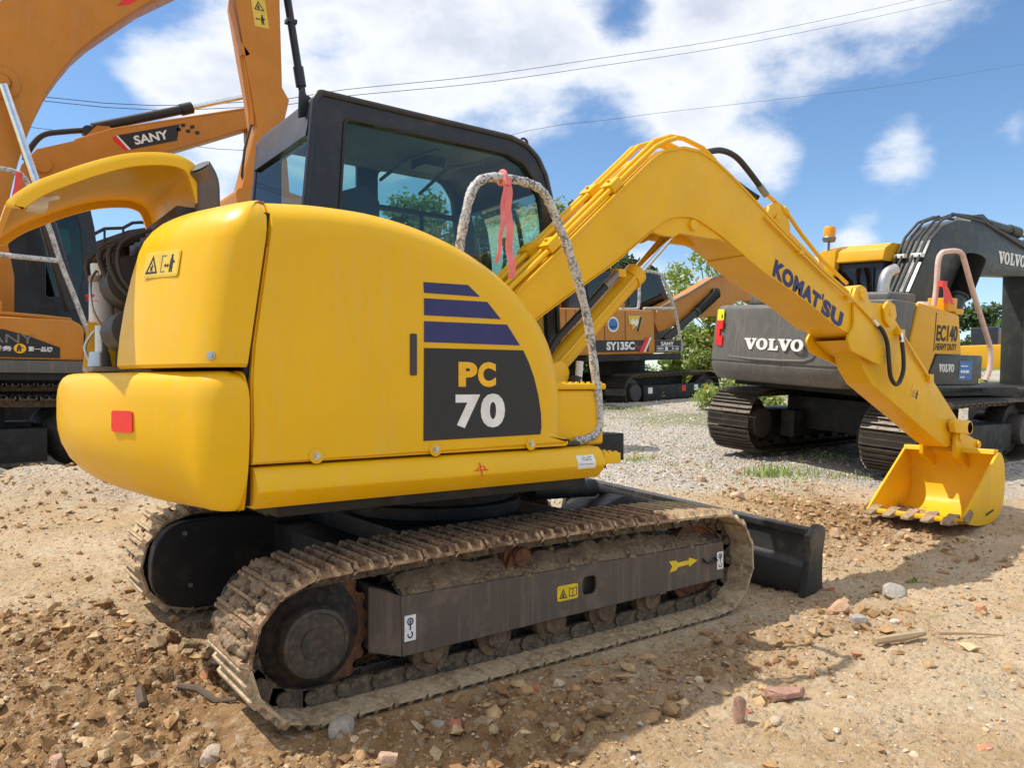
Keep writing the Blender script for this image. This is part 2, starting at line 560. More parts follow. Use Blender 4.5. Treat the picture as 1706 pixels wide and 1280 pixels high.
def fbm(x, y, f, octv=4, seed=1, gain=0.5):
    t = 0; a = 1; s = 0
    for k in range(octv):
        t = t + a * vnoise(x * f + 17.3 * k, y * f - 9.1 * k, seed + k); s += a; a *= gain; f *= 2.03
    return t / s


def sstep(a, b, x):
    t = np.clip((x - a) / (b - a), 0, 1); return t * t * (3 - 2 * t)


def depth(x, y):
    return (x + 2.33) * 0.596 + (y + 3.893) * 0.803


def blob(x, y, cx, cy, rx, ry, rot=0.0):
    c, s = math.cos(rot), math.sin(rot); dx, dy = x - cx, y - cy
    u = (dx * c + dy * s) / rx; v = (-dx * s + dy * c) / ry
    return np.exp(-(u * u + v * v))


def churn(x, y):
    """where the earth is broken up into clods (0..1)"""
    m = blob(x, y, -1.75, 0.0, .55, .75) + blob(x, y, -1.15, -0.35, .5, .45) + blob(x, y, -1.6, -.95, .5, .4) * .7
    m = m + blob(x, y, -.75, -1.62, .6, .35) + .6 * blob(x, y, -2.1, .9, .8, .5) + .6 * blob(x, y, -2.0, -.6, .5, .5) + blob(x, y, 4.6, 0.2, 1.1, .55, 1.1) + blob(x, y, 3.4, .1, 1.2, .6, .2) * .8
    m = m + blob(x, y, -.9, -1.25, .5, .25) + .5 * blob(x, y, .6, -1.55, 1.6, .3)
    return np.clip(m, 0, 1)


def base_height(x, y):
    d = depth(x, y)
    h = 0.06 * np.clip(d - 6.5, 0, 13) + 0.004 * np.clip(d - 19.5, 0, 60)
    h = h + 0.10 * sstep(0, 3, y - 9) * 0
    h = h + 0.36 * blob(x, y, -1.55, 5.7, 1.7, .50, -.1) * (.75 + .5 * fbm(x, y, 2.5, 4, 57)) + 0.10 * blob(x, y, -.9, 5.2, .6, .4)
    h = h + 0.05 * blob(x, y, 4.1, .9, .9, .6, 1.2) - 0.09 * blob(x, y, 4.95, -.35, .55, .75) - 0.07 * blob(x, y, -1.35, .35, .28, .25) + 0.05 * blob(x, y, -1.75, -.25, .5, .35)
    # a bank of earth and grass far to the right
    h = h + 1.3 * blob(x, y, 34, 10, 14, 8)
    return h


def ground_height(x, y):
    h = base_height(x, y)
    near = 1 - sstep(5, 16, depth(x, y))
    h = h + (fbm(x, y, .5, 3, 3) - .5) * .09 + (fbm(x, y, 2.2, 5, 11, .58) - .5) * .085 * (.4 + .6 * near)
    c = churn(x, y)
    rid = np.abs(fbm(x, y, 6.5, 4, 23) - .5) * 2
    h = h + c * ((fbm(x, y, 5.0, 5, 31, .62) - .46) * .20 - rid * .05 + (fbm(x, y, 21, 3, 37, .6) - .5) * .045) + near * ((fbm(x, y, 11, 4, 41, .6) - .5) * .030 + np.clip(fbm(x, y, 26, 3, 47, .6) - .55, 0, 1) * .05)
    # level under the tracks, pressed in a little
    for yc in (-.925, .925):
        k = sstep(.36, .20, np.abs(y - yc)) * sstep(1.62, 1.30, np.abs(x - .0))
        h = h * (1 - k) + .006 * k
    return h


def grid_axis(lo, hi, a, b, step, grow):
    xs = list(np.arange(a, b + 1e-6, step)); s = step; p = xs[-1]
    while p < hi:
        s *= grow; p += s; xs.append(p)
    s = step; p = xs[0]; left = []
    while p > lo:
        s *= grow; p -= s; left.append(p)
    return np.array(left[::-1] + xs)


def build_ground():
    xs = grid_axis(-700, 900, -2.9, 3.0, .0135, 1.03); ys = grid_axis(-500, 900, -2.5, 1.3, .0135, 1.03)
    X, Y = np.meshgrid(xs, ys); nx, ny = len(xs), len(ys)
    Z = ground_height(X, Y)
    co = np.stack([X.ravel(), Y.ravel(), Z.ravel()], 1).astype(np.float32)
    idx = np.arange(nx * ny).reshape(ny, nx)
    q = np.stack([idx[:-1, :-1], idx[:-1, 1:], idx[1:, 1:], idx[1:, :-1]], -1).reshape(-1, 4)
    me = bpy.data.meshes.new('ground')
    me.vertices.add(len(co)); me.vertices.foreach_set('co', co.ravel())
    me.loops.add(q.size); me.loops.foreach_set('vertex_index', q.ravel().astype(np.int32))
    me.polygons.add(len(q)); me.polygons.foreach_set('loop_start', np.arange(0, q.size, 4, dtype=np.int32))
    me.polygons.foreach_set('use_smooth', np.ones(len(q), dtype=bool))
    me.update(calc_edges=True)
    d = depth(X, Y)
    g = sstep(7.6, 9.2, d + 0.30 * (Y - 1.0) * .3 + (fbm(X, Y, .7, 4, 71) - .5) * 2.2)
    ch = churn(X, Y)
    gr = sstep(13.5, 19, d + (fbm(X, Y, .35, 3, 77) - .5) * 8) * sstep(.42, .60, fbm(X, Y, .5, 3, 79))
    for nm, arr in (('gravel', g), ('churn', ch), ('green', gr)):
        at = me.attributes.new(nm, 'FLOAT', 'POINT'); at.data.foreach_set('value', arr.ravel().astype(np.float32))
    m, nt, bs = principled('earth')
    tc = nt.new('ShaderNodeTexCoord'); v = tc.outputs['Object']

    def A(n):
        a = nt.new('ShaderNodeAttribute'); a.attribute_name = n; return a.outputs['Fac']
    n1 = nt.noise(v, 1.1, 6, .62); n2 = nt.noise(v, 7.5, 7, .66); n3 = nt.noise(v, 46, 6, .7); n4 = nt.noise(v, 2.6, 5, .6)
    dry = nt.mix(nt.ramp(n1, .36, .64), (.55, .385, .215), (.72, .56, .375))
    dry = nt.mix(nt.math('MULTIPLY', nt.ramp(n4, .52, .68), .75), dry, (.61, .52, .37))
    dry = nt.mix(nt.math('MULTIPLY', nt.ramp(nt.noise(v, 3.3, 5, .62), .60, .70), .55), dry, (.62, .36, .22))
    dry = nt.mix(nt.math('MULTIPLY', nt.ramp(n2, .50, .72), .55), dry, (.46, .325, .19))
    clod = nt.mix(nt.ramp(n2, .35, .65), (.31, .165, .068), (.48, .295, .14))
    cell = nt.new('ShaderNodeTexVoronoi'); cell.inputs['Scale'].default_value = 42
    wob = nt.new('ShaderNodeVectorMath'); wob.operation = 'ADD'; wn_ = nt.new('ShaderNodeTexNoise'); wn_.inputs['Scale'].default_value = 30; wn_.inputs['Detail'].default_value = 3
    sc_ = nt.new('ShaderNodeVectorMath'); sc_.operation = 'SCALE'; sc_.inputs['Scale'].default_value = .03
    nt.link(v, wn_.inputs['Vector']); nt.link(wn_.outputs['Color'], sc_.inputs[0]); nt.link(v, wob.inputs[0]); nt.link(sc_.outputs[0], wob.inputs[1]); nt.link(wob.outputs[0], cell.inputs['Vector'])
    cs_ = nt.new('ShaderNodeSeparateColor'); nt.link(cell.outputs['Color'], cs_.inputs[0])
    crumb = nt.math('MULTIPLY', nt.ramp(cs_.outputs[1], .35, .8), nt.ramp(nt.noise(v, 1.7, 4), .35, .6, .35, 1.0))
    base = nt.mix(A('churn'), dry, clod)
    base = nt.mix(nt.math('MULTIPLY', nt.ramp(cs_.outputs[0], .2, .9), .30), base, (.40, .27, .15))
    base = nt.mix(nt.math('MULTIPLY', nt.ramp(cs_.outputs[2], .80, .95), .5), base, (.66, .56, .42))
    vor = nt.new('ShaderNodeTexVoronoi'); vor.inputs['Scale'].default_value = 30; nt.link(v, vor.inputs['Vector'])
    vs = nt.new('ShaderNodeSeparateColor'); nt.link(vor.outputs['Color'], vs.inputs[0])
    grav = nt.mix(vs.outputs[0], (.44, .405, .35), (.74, .70, .64))
    grav = nt.mix(nt.math('MULTIPLY', nt.ramp(n1, .45, .7), .6), grav, (.60, .48, .34))
    base = nt.mix(A('gravel'), base, grav)
    gcol = nt.mix(n2, (.10, .17, .03), (.22, .27, .06))
    base = nt.mix(A('green'), base, gcol)
    base = nt.mix(nt.ramp(n3, .30, .72, .30, 0), base, (.25, .175, .105))
    nt.link(base, bs.inputs['Base Color']); bs.inputs['Roughness'].default_value = .95
    bs.inputs['Specular IOR Level'].default_value = .2
    hgt = nt.math('ADD', nt.math('MULTIPLY', n3, .5), nt.math('ADD', nt.math('MULTIPLY', nt.noise(v, 120, 4, .7), .22), nt.math('MULTIPLY', n2, .8)))
    hgt = nt.math('SUBTRACT', hgt, nt.math('MULTIPLY', vor.outputs['Distance'], nt.math('MULTIPLY', A('gravel'), 1.2)))
    hgt = nt.math('ADD', hgt, nt.math('MULTIPLY', nt.math('SUBTRACT', crumb, nt.math('MULTIPLY', cell.outputs['Distance'], nt.math('MULTIPLY', crumb, 1.5))), .55))
    b = nt.new('ShaderNodeBump'); b.inputs['Strength'].default_value = 1.0; b.inputs['Distance'].default_value = .032
    nt.link(hgt, b.inputs['Height']); nt.link(b.outputs[0], bs.inputs['Normal'])
    me.materials.append(m)
    o = bpy.data.objects.new('ground', me); COL.objects.link(o); o['kind'] = 'structure'
    return o


build_ground()


def gz(x, y):
    return float(ground_height(np.array([float(x)]), np.array([float(y)]))[0])


# ------------------------------------------------------------------ loose stones and clods
def ico(sub):
    bm = bmesh.new(); bmesh.ops.create_icosphere(bm, subdivisions=sub, radius=1.0)
    vs = np.array([v.co[:] for v in bm.verts]); fs = np.array([[v.index for v in f.verts] for f in bm.faces]); bm.free()
    return vs, fs


def scatter(name, X, Y, S, cols, sub=1, flat=(.5, .9), seed=5, sink=.25, angular=.3):
    """many stones as one mesh; each has its own shape, turn and colour"""
    rs = np.random.RandomState(seed); N = len(X)
    bv, bf = ico(sub); nv = len(bv)
    out = np.empty((N, nv, 3), np.float32); col = np.empty((N, nv, 4), np.float32)
    Z = ground_height(X, Y)
    lib = []
    for k in range(14):
        p = bv * (1 + angular * (rs.rand(nv, 1) - .5) * 2) + rs.normal(size=bv.shape) * .10
        for j in range(8):     # knock flat faces on it
            nrm = rs.normal(size=3); nrm /= np.linalg.norm(nrm); lim = .38 + .35 * rs.rand()
            dd = p @ nrm; p = p - np.clip(dd - lim, 0, None)[:, None] * nrm
        lib.append(p)
    ang = rs.rand(N) * 6.283; ci = rs.randint(0, len(cols), N); kind = rs.randint(0, 14, N)
    sx = S * (.7 + .6 * rs.rand(N)); sy = S * (.7 + .6 * rs.rand(N)); sz = S * (flat[0] + (flat[1] - flat[0]) * rs.rand(N))
    tint = .75 + .5 * rs.rand(N); cols = np.array(cols)
    for i in range(N):
        p = lib[kind[i]] * (sx[i], sy[i], sz[i]); c, s = math.cos(ang[i]), math.sin(ang[i])
        out[i, :, 0] = p[:, 0] * c - p[:, 1] * s + X[i]; out[i, :, 1] = p[:, 0] * s + p[:, 1] * c + Y[i]
        out[i, :, 2] = p[:, 2] + Z[i] + sz[i] * (.55 - sink)
        col[i, :, :3] = cols[ci[i]] * tint[i]; col[i, :, 3] = 1
    F = (bf[None] + (np.arange(N) * nv)[:, None, None]).reshape(-1, 3)
    me = bpy.data.meshes.new(name)
    me.vertices.add(N * nv); me.vertices.foreach_set('co', out.ravel())
    me.loops.add(F.size); me.loops.foreach_set('vertex_index', F.ravel().astype(np.int32))
    me.polygons.add(len(F)); me.polygons.foreach_set('loop_start', np.arange(0, F.size, 3, dtype=np.int32))
    me.polygons.foreach_set('use_smooth', np.zeros(len(F), dtype=bool))
    me.update(calc_edges=True)
    at = me.color_attributes.new('tint', 'FLOAT_COLOR', 'POINT'); at.data.foreach_set('color', col.ravel())
    me.materials.append(MATS['stone'])
    o = bpy.data.objects.new(name, me); COL.objects.link(o)
    o['kind'] = 'stuff'
    return o


EARTH = [(.40, .235, .105), (.50, .33, .165), (.34, .19, .08), (.57, .41, .235)]
PALE = [(.58, .50, .39), (.64, .55, .42), (.50, .46, .41), (.62, .48, .33), (.56, .42, .27)]
BRICK = [(.52, .20, .10), (.58, .28, .17), (.46, .16, .09), (.60, .36, .25)]


def field(n, box, dens, seed, smin, smax, power=3.0):
    rs = np.random.RandomState(seed)
    x = box[0] + (box[1] - box[0]) * rs.rand(n); y = box[2] + (box[3] - box[2]) * rs.rand(n)
    keep = rs.rand(n) < dens(x, y)
    x, y = x[keep], y[keep]
    s = smin + (smax - smin) * rs.rand(len(x)) ** power
    ok = ~((np.abs(np.abs(y) - .925) < .25) & (np.abs(x) < 1.5))   # not inside the tracks
    return x[ok], y[ok], s[ok]


def in_view(x, y):
    d = depth(x, y); r = (x + 2.33) * .803 - (y + 3.893) * .596
    return (d > 1.9) & (np.abs(r / d) < .74)


NEAR = (-3.2, 6.0, -2.7, 6.5)
x, y, s = field(95000, NEAR, lambda x, y: in_view(x, y) * np.clip(churn(x, y) ** .7 * .8 + .10, 0, 1), 3, .004, .014, 2)
scatter('fine_clods', x, y, s, EARTH, 0, (.6, 1.0), 8, .25, .45)
x, y, s = field(30000, NEAR, lambda x, y: in_view(x, y) * np.clip(churn(x, y) * 1.2 + .05 + .25 * sstep(3.2, 5.0, y) * sstep(1.5, -.5, x), 0, 1), 13, .009, .052, 3.4)
scatter('dirt_clods', x, y, s, EARTH, 1, (.6, 1.0), 18, .35, .6)
x, y, s = field(60000, (-3.2, 6.5, -2.7, 5.0), lambda x, y: in_view(x, y) * (.05 + .40 * sstep(.48, .66, fbm(x, y, 1.2, 3, 91)) + .3 * blob(x, y, 1.6, -1.6, .5, .35)), 4, .003, .011, 2.5)
scatter('pale_grit', x, y, s, PALE + EARTH[1:2] + EARTH[3:], 0, (.4, .8), 9, .3, .45)
x, y, s = field(15000, (-3.2, 6.5, -2.7, 5.0), lambda x, y: in_view(x, y) * (.03 + .30 * sstep(.5, .68, fbm(x, y, 1.2, 3, 91)) + .3 * blob(x, y, 1.6, -1.6, .5, .35)), 14, .008, .030, 3.2)
scatter('pale_gravel', x, y, s, PALE + EARTH[1:2], 1, (.4, .8), 19, .3, .45)
x, y, s = field(14000, (-3.2, 6.5, -2.7, 5.5), lambda x, y: in_view(x, y) * (.01 + .28 * sstep(.56, .72, fbm(x, y, .9, 3, 97)) + .5 * blob(x, y, 1.75, -1.6, .5, .35) + .3 * blob(x, y, .2, -1.55, .6, .2)), 5, .006, .034, 4)
scatter('brick_rubble', x, y, s, BRICK, 1, (.4, .8), 10, .3, .45)
x, y, s = field(40000, (3, 16, -2, 16), lambda x, y: in_view(x, y) * sstep(8, 10, depth(x, y)) * .8, 6, .012, .034, 2)
scatter('yard_gravel', x, y, s, PALE + [(.36, .34, .31), (.60, .57, .52)], 0, (.5, .9), 12, .3, .4)


def rock(name, label, cat, x, y, size, col, seed, rotz=0.0, tilt=0.0, blocky=.6, sink=.3, group=None, z=None):
    rs = np.random.RandomState(seed); bv, bf = ico(3)
    p = bv.copy()
    p = np.sign(p) * np.abs(p) ** blocky
    p = p / np.abs(p).max()
    for k in range(9):
        nrm = rs.normal(size=3); nrm /= np.linalg.norm(nrm); lim = .62 + .25 * rs.rand()
        dd = p @ nrm; p = p - np.clip(dd - lim, 0, None)[:, None] * nrm * .95
    p = p * (1 + .05 * (vnoise(bv[:, 0] * 4 + 9, bv[:, 1] * 4 + bv[:, 2] * 3 + 9, seed)[:, None] - .5))
    p = p * np.array(size) / 2
    me = bpy.data.meshes.new(name); me.from_pydata([tuple(q) for q in p], [], [tuple(f) for f in bf]); me.update()
    at = me.color_attributes.new('tint', 'FLOAT_COLOR', 'POINT')
    at.data.foreach_set('color', np.tile(np.array(list(col) + [1.0], np.float32), len(p)))
    me.materials.append(MATS['stone'])
    me.polygons.foreach_set('use_smooth', [True] * len(me.polygons)); me.set_sharp_from_angle(angle=rad(24))
    o = bpy.data.objects.new(name, me); COL.objects.link(o)
    o.location = (x, y, (gz(x, y) if z is None else z) + size[2] * (.5 - sink)); o.rotation_euler = (tilt, tilt * .6, rotz)
    return tag(o, label, cat, group)


def straw(n, seed):
    rs = np.random.RandomState(seed); m = MB()
    k = 0
    while k < n:
        x, y = -3 + 6.5 * rs.rand(), -2.6 + 5.5 * rs.rand()
        if not in_view(np.array([x]), np.array([y]))[0] or (abs(abs(y) - .925) < .26 and abs(x) < 1.5):
            continue
        a = rs.rand() * 3.14; ln = .02 + .09 * rs.rand() ** 2; r = .0012 + .0022 * rs.rand(); dx, dy = math.cos(a) * ln / 2, math.sin(a) * ln / 2; z0, z1 = gz(x - dx, y - dy), gz(x + dx, y + dy)
        m.tube([(x - dx, y - dy, z0 + .004), (x, y, (z0 + z1) / 2 + .004 + .01 * rs.rand()), (x + dx, y + dy, z1 + .004)], r, 4); k += 1
    o = m.build('straw_litter', 'wood', None, smooth=False, fix=False); o['kind'] = 'stuff'


straw(190, 21)


# ------------------------------------------------------------------ crawler tracks
def make_shoe(width, pitch, h, mat, ribs=3, plate_t=.012):
    mb = MB(); w = width / 2; p = pitch / 2 - .003
    # plate with its leading lip turned down and a trailing lip turned up
    pr = [(-p, -h - plate_t + .004), (-p + .012, -h - plate_t), (p - .014, -h - plate_t), (p, -h - plate_t - .012), (p, -h - .012), (p - .014, -h), (-p + .012, -h), (-p, -h + .004)]
    mb.prism(pr, -w, w)
    for k in range(ribs):
        x = -p + .012 + (2 * p - .024) * k / (ribs - 1); hh = 0.0 if k else .0
        b, t = .011, .006
        vs = [(x - b, -w, -h), (x + b, -w, -h), (x + b, w, -h), (x - b, w, -h), (x - t, -w + .02, hh), (x + t, -w + .02, hh), (x + t, w - .02, hh), (x - t, w - .02, hh)]
        mb.add(vs, [(0, 1, 5, 4), (1, 2, 6, 5), (2, 3, 7, 6), (3, 0, 4, 7), (4, 5, 6, 7)])
    for sx in (-.25, .25):
        for sy in (-.12, .12):
            mb.box((sx * pitch - .008, sy * width * 1.6 - .008, -h), (sx * pitch + .008, sy * width * 1.6 + .008, -h + .01))
    return mb.build('track_shoe', mat, None, smooth=False)


def track_path(xr, xf, r, top, sag, front_r=None, zlift=0.0):
    """closed outer outline in x,z starting at the rear of the ground run"""
    fr = front_r or r; pts = []
    for k in range(41):
        t = k / 40; pts.append((xr + (xf - xr) * t, 0))
    for k in range(1, 25):
        a = -math.pi / 2 + math.pi * k / 24; pts.append((xf + fr * math.cos(a), fr + fr * math.sin(a) + (top - 2 * fr) * (k / 24)))
    for k in range(1, 41):
        t = k / 40; pts.append((xf + (xr - xf) * t, top - sag * math.sin(math.pi * t * 2) ** 2 if sag > 0 else top + sag * -1 * math.sin(math.pi * t)))
    for k in range(1, 25):
        a = math.pi / 2 + math.pi * k / 24; pts.append((xr + r * math.cos(a), r + r * math.sin(a) + (top - 2 * r) * (1 - k / 24)))
    return pts[:-1]


def resample(pts, n):
    P = [Vector((a, 0, b)) for a, b in pts]; P.append(P[0].copy())
    L = [0]
    for i in range(len(P) - 1):
        L.append(L[-1] + (P[i + 1] - P[i]).length)
    out = []; j = 0
    for k in range(n):
        s = L[-1] * k / n
        while L[j + 1] < s:
            j += 1
        t = (s - L[j]) / (L[j + 1] - L[j]); out.append(P[j].lerp(P[j + 1], t))
    return out


def add_track(parent, path, yc, n, shoe, chain_mat, link_w=.06, link_h=.075, h=.03, rng=0.0, alt=None, altfn=None):
    P = resample(path, n); pitch = (P[1] - P[0]).length
    ch = MB(); mats = []
    rs = random.Random(int(yc * 100) + n)
    for i in range(n):
        a, b = P[i], P[(i + 1) % n]; t = (b - a).normalized(); nn = Vector((t.z, 0, -t.x)); yv = nn.cross(t); mid = (a + b) / 2
        M = Matrix(((t.x, yv.x, nn.x, mid.x), (t.y, yv.y, nn.y, yc), (t.z, yv.z, nn.z, mid.z), (0, 0, 0, 1)))
        mats.append(M)
        for s in (-1, 1):
            ch.box((-pitch * .56, s * link_w - .012, -h - .012 - link_h), (pitch * .56, s * link_w + .012, -h - .012), M=M)
            p0 = M @ Vector((pitch * .5, s * (link_w - .02), -h - .012 - link_h * .6)); p1 = M @ Vector((pitch * .5, s * (link_w + .026), -h - .012 - link_h * .6))
            ch.cyl(p0, p1, link_h * .42, n=8)
    tr = ch.build('track', chain_mat, parent, smooth=False)
    first = True
    for i, M in enumerate(mats):
        J = Matrix.Rotation(rs.uniform(-rng, rng), 4, 'Y')
        src = alt if (alt is not None and altfn(M.translation)) else shoe
        if not src.get('used'):
            src['used'] = 1; src.parent = tr; src.matrix_local = M @ J; continue
        inst(src, 'track_shoe', tr, M @ J)
    return tr


def strip_used():
    for o in bpy.data.objects:
        if 'used' in o:
            del o['used']

# ================================================================== the yellow excavator in front
EXG = 'excavators parked in the yard'
ROOT = thing('excavator', 'large yellow excavator with black cab and boom lowered to the ground in front', 'excavator', group=EXG)

# ---- undercarriage
shoe_a = make_shoe(.45, .156, .026, 'shoe_mud')
shoe_b = make_shoe(.45, .156, .026, 'shoe_pale')
TP = track_path(-1.185, 1.19, .30, .615, -.022)
add_track(ROOT, TP, -.925, 43, shoe_a, 'chain', .055, .07, .026, rng=.012, alt=shoe_b, altfn=lambda p: p.x > .75 or (p.x < -1.2 and p.z < .35) or p.z < .1)
add_track(ROOT, TP, .925, 43, shoe_a, 'chain', .055, .07, .026, rng=.012, alt=shoe_b, altfn=lambda p: p.x > .75 or p.x < -1.2)
for sgn in (-1, 1):
    yo = sgn * 1.05
    # frame: deep box beam with a hole and a slot in its outer plate, sloping top, open ends
    out = [(-.79, .176), (1.295, .196), (1.30, .407), (-.797, .428)]
    holes = [rrect(.212, .268, .302, .358, .025), ]
    fr = MB()
    vf = plate([out] + ([holes[0]] if sgn < 0 else []), .014, .003)
    on_plane(fr, vf, (0, yo, 0), (1, 0, 0), (0, 0, 1), thick=.014, off=-.007)
    y1, y2 = sorted((yo - sgn * .0145, sgn * .80))
    fr.prism([(-.90, .20), (-.79, .172), (1.29, .192), (1.29, .41), (.2, .445), (-.79, .43), (-.90, .47)], *sorted((sgn * .985, sgn * .80)))
    fr.box((-.79, min(yo, sgn * .97), .408), (1.29, max(yo, sgn * .97), .420)) if sgn > 0 else fr.add(
        [(-.795, yo + .002, .424), (1.298, yo + .002, .404), (1.298, -.97, .435), (-.795, -.97, .458)], [(0, 1, 2, 3)])
    fr.add([(-.793, yo + .0 if sgn < 0 else yo, .176), (-.793, yo, .428), (-.91, sgn * .985, .47), (-.91, sgn * .985, .20)], [(0, 1, 2, 3)])
    fr.add([(-.79, yo, .178), (1.29, yo, .198), (1.29, sgn * .985, .194), (-.79, sgn * .985, .174)], [(0, 1, 2, 3)])
    fr.box((-.78, min(sgn * .955, sgn * .9), .16), (1.2, max(sgn * .955, sgn * .9), .2))
    F = fr.build('track_frame', 'frame_black', ROOT)
    # sprocket, final drive, idler, rollers
    yc = sgn * .925
    sp = MB(); nt_ = 21; ring = []
    for k in range(nt_ * 4):
        a = 2 * math.pi * k / (nt_ * 4); r = (.262, .285, .285, .262)[k % 4]
        ring.append((-1.17 + r * math.cos(a), .315 + r * math.sin(a)))
    sp.prism(ring, yc - .022, yc + .022)
    SP = sp.build('sprocket', 'rust', ROOT)
    fd = MB()
    fd.lathe([(.0, -.12), (.25, -.12), (.255, -.03), (.238, -.01), (.205, .005), (.19, .02), (.150, .055), (.141, .07), (.138, .125), (.130, .139), (.116, .142), (.112, .136), (.062, .136), (.060, .141), (.0, .141)][:: 1] if sgn > 0 else
             [(r, -a) for r, a in [(.0, -.12), (.25, -.12), (.255, -.03), (.238, -.01), (.205, .005), (.19, .02), (.150, .055), (.141, .07), (.138, .125), (.130, .139), (.116, .142), (.112, .136), (.062, .136), (.060, .141), (.0, .141)]], 40, (-1.18, sgn * .96, .32))
    FD = fd.build('final_drive', 'hub_dark', ROOT)
    bl = MB()
    for a in (.5, -.45, 2.4, 3.9):
        bl.lathe([(.0, 0), (.010, 0), (.012, .004 * 1), (.0, .006)], 10, (-1.18 + .09 * math.cos(a), sgn * 1.097, .32 + .09 * math.sin(a)))
    bl.build('bolt', 'hub_dark', FD)['kind'] = 'stuff'
    idl = MB()
    idl.lathe([(.0, -.05), (.07, -.06), (.09, -.03), (.19, -.025), (.20, -.045), (.235, -.045), (.24, 0), (.235, .045), (.20, .045), (.19, .025), (.09, .03), (.07, .06), (.0, .05)], 32, (1.165, yc, .295))
    idl.build('idler_wheel', 'rust', ROOT)
    for x in (-.62, -.28, .06, .40, .74):
        rb = MB(); rb.lathe([(.0, -.10), (.05, -.10), (.06, -.08), (.095, -.075), (.095, -.03), (.075, -.028), (.075, .028), (.095, .03), (.095, .075), (.06, .08), (.05, .10), (.0, .10)], 18, (x, yc, .155))
        rb.build('bottom_roller', 'roller_mud', ROOT)
    cr = MB(); cr.lathe([(.0, -.11), (.045, -.11), (.05, -.06), (.075, -.055), (.078, .05), (.05, .055), (.0, .06)], 18, (-.14, yc + sgn * .0, .50))
    cr.prism([(-.23, .42), (-.05, .42), (-.09, .50), (-.12, .54), (-.17, .54), (-.20, .50)], *sorted((yc + sgn * .06, yc + sgn * .085)))
    cr.build('carrier_roller', 'rust', ROOT, bevel=.003)
    # dried soil lying along the beam
    rs = np.random.RandomState(3 if sgn < 0 else 4); md = MB(); bv, bf = ico(1)
    for k in range(900):
        x = -.78 + 2.0 * rs.rand(); yy = sgn * (1.048 - .18 * rs.rand() ** .9); hgt = .427 - .011 * (x + .8) + .035 * (1.05 - abs(yy)) / .15
        hump = .035 + .045 * math.exp(-((x - .45) / .45) ** 2) + .04 * math.exp(-((x + .5) / .3) ** 2)
        s = .006 + .022 * rs.rand() ** 3
        z = hgt + hump * (1.05 - abs(yy)) / .17 * rs.rand() - (.012 * rs.rand() if abs(yy) > 1.03 else 0)
        q = bv * (1 + .35 * (rs.rand(len(bv), 1) - .5)) * s * (1.1, 1, .8) + (x, yy, z)
        md.add([tuple(v) for v in q], [tuple(f) for f in bf])
    n = 40; ring = []
    for k in range(n + 1):
        x = -.78 + 1.98 * k / n; hump = (.03 + .045 * math.exp(-((x - .45) / .45) ** 2) + .04 * math.exp(-((x + .5) / .3) ** 2)) * (.7 + .6 * rs.rand())
        z0 = .425 - .0105 * (x + .8)
        ring.append([(x, sgn * 1.044, z0), (x, sgn * 1.02, z0 + hump * .5), (x, sgn * .95, z0 + .02 + hump), (x, sgn * .86, z0 + .03 + hump * .8), (x, sgn * .82, z0)])
    md.loft(ring, False, False)
    D = md.build('dried_mud', 'mud', ROOT, smooth=False); D['kind'] = 'stuff'
    if sgn < 0:
        F1 = F

E_ = F1


def sticker(parent, name, quads, loc, ex=EX, ey=EZ):
    """flat printed sticker: list of (shape, material, origin offset x, y, w, h, layer)"""
    mb = MB(); mats = []
    for vf, mat, ox, oy, w, h, layer in quads:
        if mat not in mats:
            mats.append(mat)
        o = Vector(loc) + Vector(ex).normalized() * ox + Vector(ey).normalized() * oy
        on_plane(mb, vf, o, ex, ey, w, h, mats.index(mat), off=.0012 + .0011 * layer, thick=.001)
    return mb.build(name, mats, parent, smooth=False)


RECT = ([(0, 0, 0), (1, 0, 0), (1, 1, 0), (0, 1, 0), (0, 0, 1), (1, 0, 1), (1, 1, 1), (0, 1, 1)],
        [(4, 5, 6, 7), (0, 1, 5, 4), (1, 2, 6, 5), (2, 3, 7, 6), (3, 0, 4, 7)])
RR = plate([rrect(0, 0, 1, 1.3, .14)], .01)
RRW = plate([rrect(0, 0, 2, 1, .1)], .01)
TRI = plate([[(0, 0), (1, 0), (.5, .88)], [(.16, .09), (.84, .09), (.5, .69)]], .01)
BOLTMARK = plate([[(.35, 0), (.75, .05), (.55, .4), (.8, .45), (.4, 1), (.5, .55), (.25, .5)]], .01)
ARROW = plate([[(0, -.5), (.46, -.46), (.62, -.2), (.62, -.2), (1.38, -.2), (1.38, -.45), (2, 0), (1.38, .45), (1.38, .2), (.62, .2), (.46, .46), (0, .5), (.2, 0)]], .01)
LRARROW = plate([[(0, .5), (.3, .8), (.3, .6), (.7, .6), (.7, .8), (1, .5), (.7, .2), (.7, .4), (.3, .4), (.3, .2)]], .01)
PERSON = plate([[(.3, 0), (.45, 0), (.5, .45), (.55, 0), (.7, 0), (.68, .5), (.9, .55), (.86, .64), (.7, .66), (.66, .78), (.6, .82), (.62, 1), (.4, 1), (.42, .82), (.34, .74), (.3, .45)]], .01)
BOOK = plate([[(0, .1), (.48, 0), (.52, 0), (1, .1), (1, .95), (.52, .85), (.48, .85), (0, .95)], [(.07, .17), (.46, .08), (.46, .78), (.07, .86)], [(.54, .08), (.93, .17), (.93, .86), (.54, .78)]], .01)


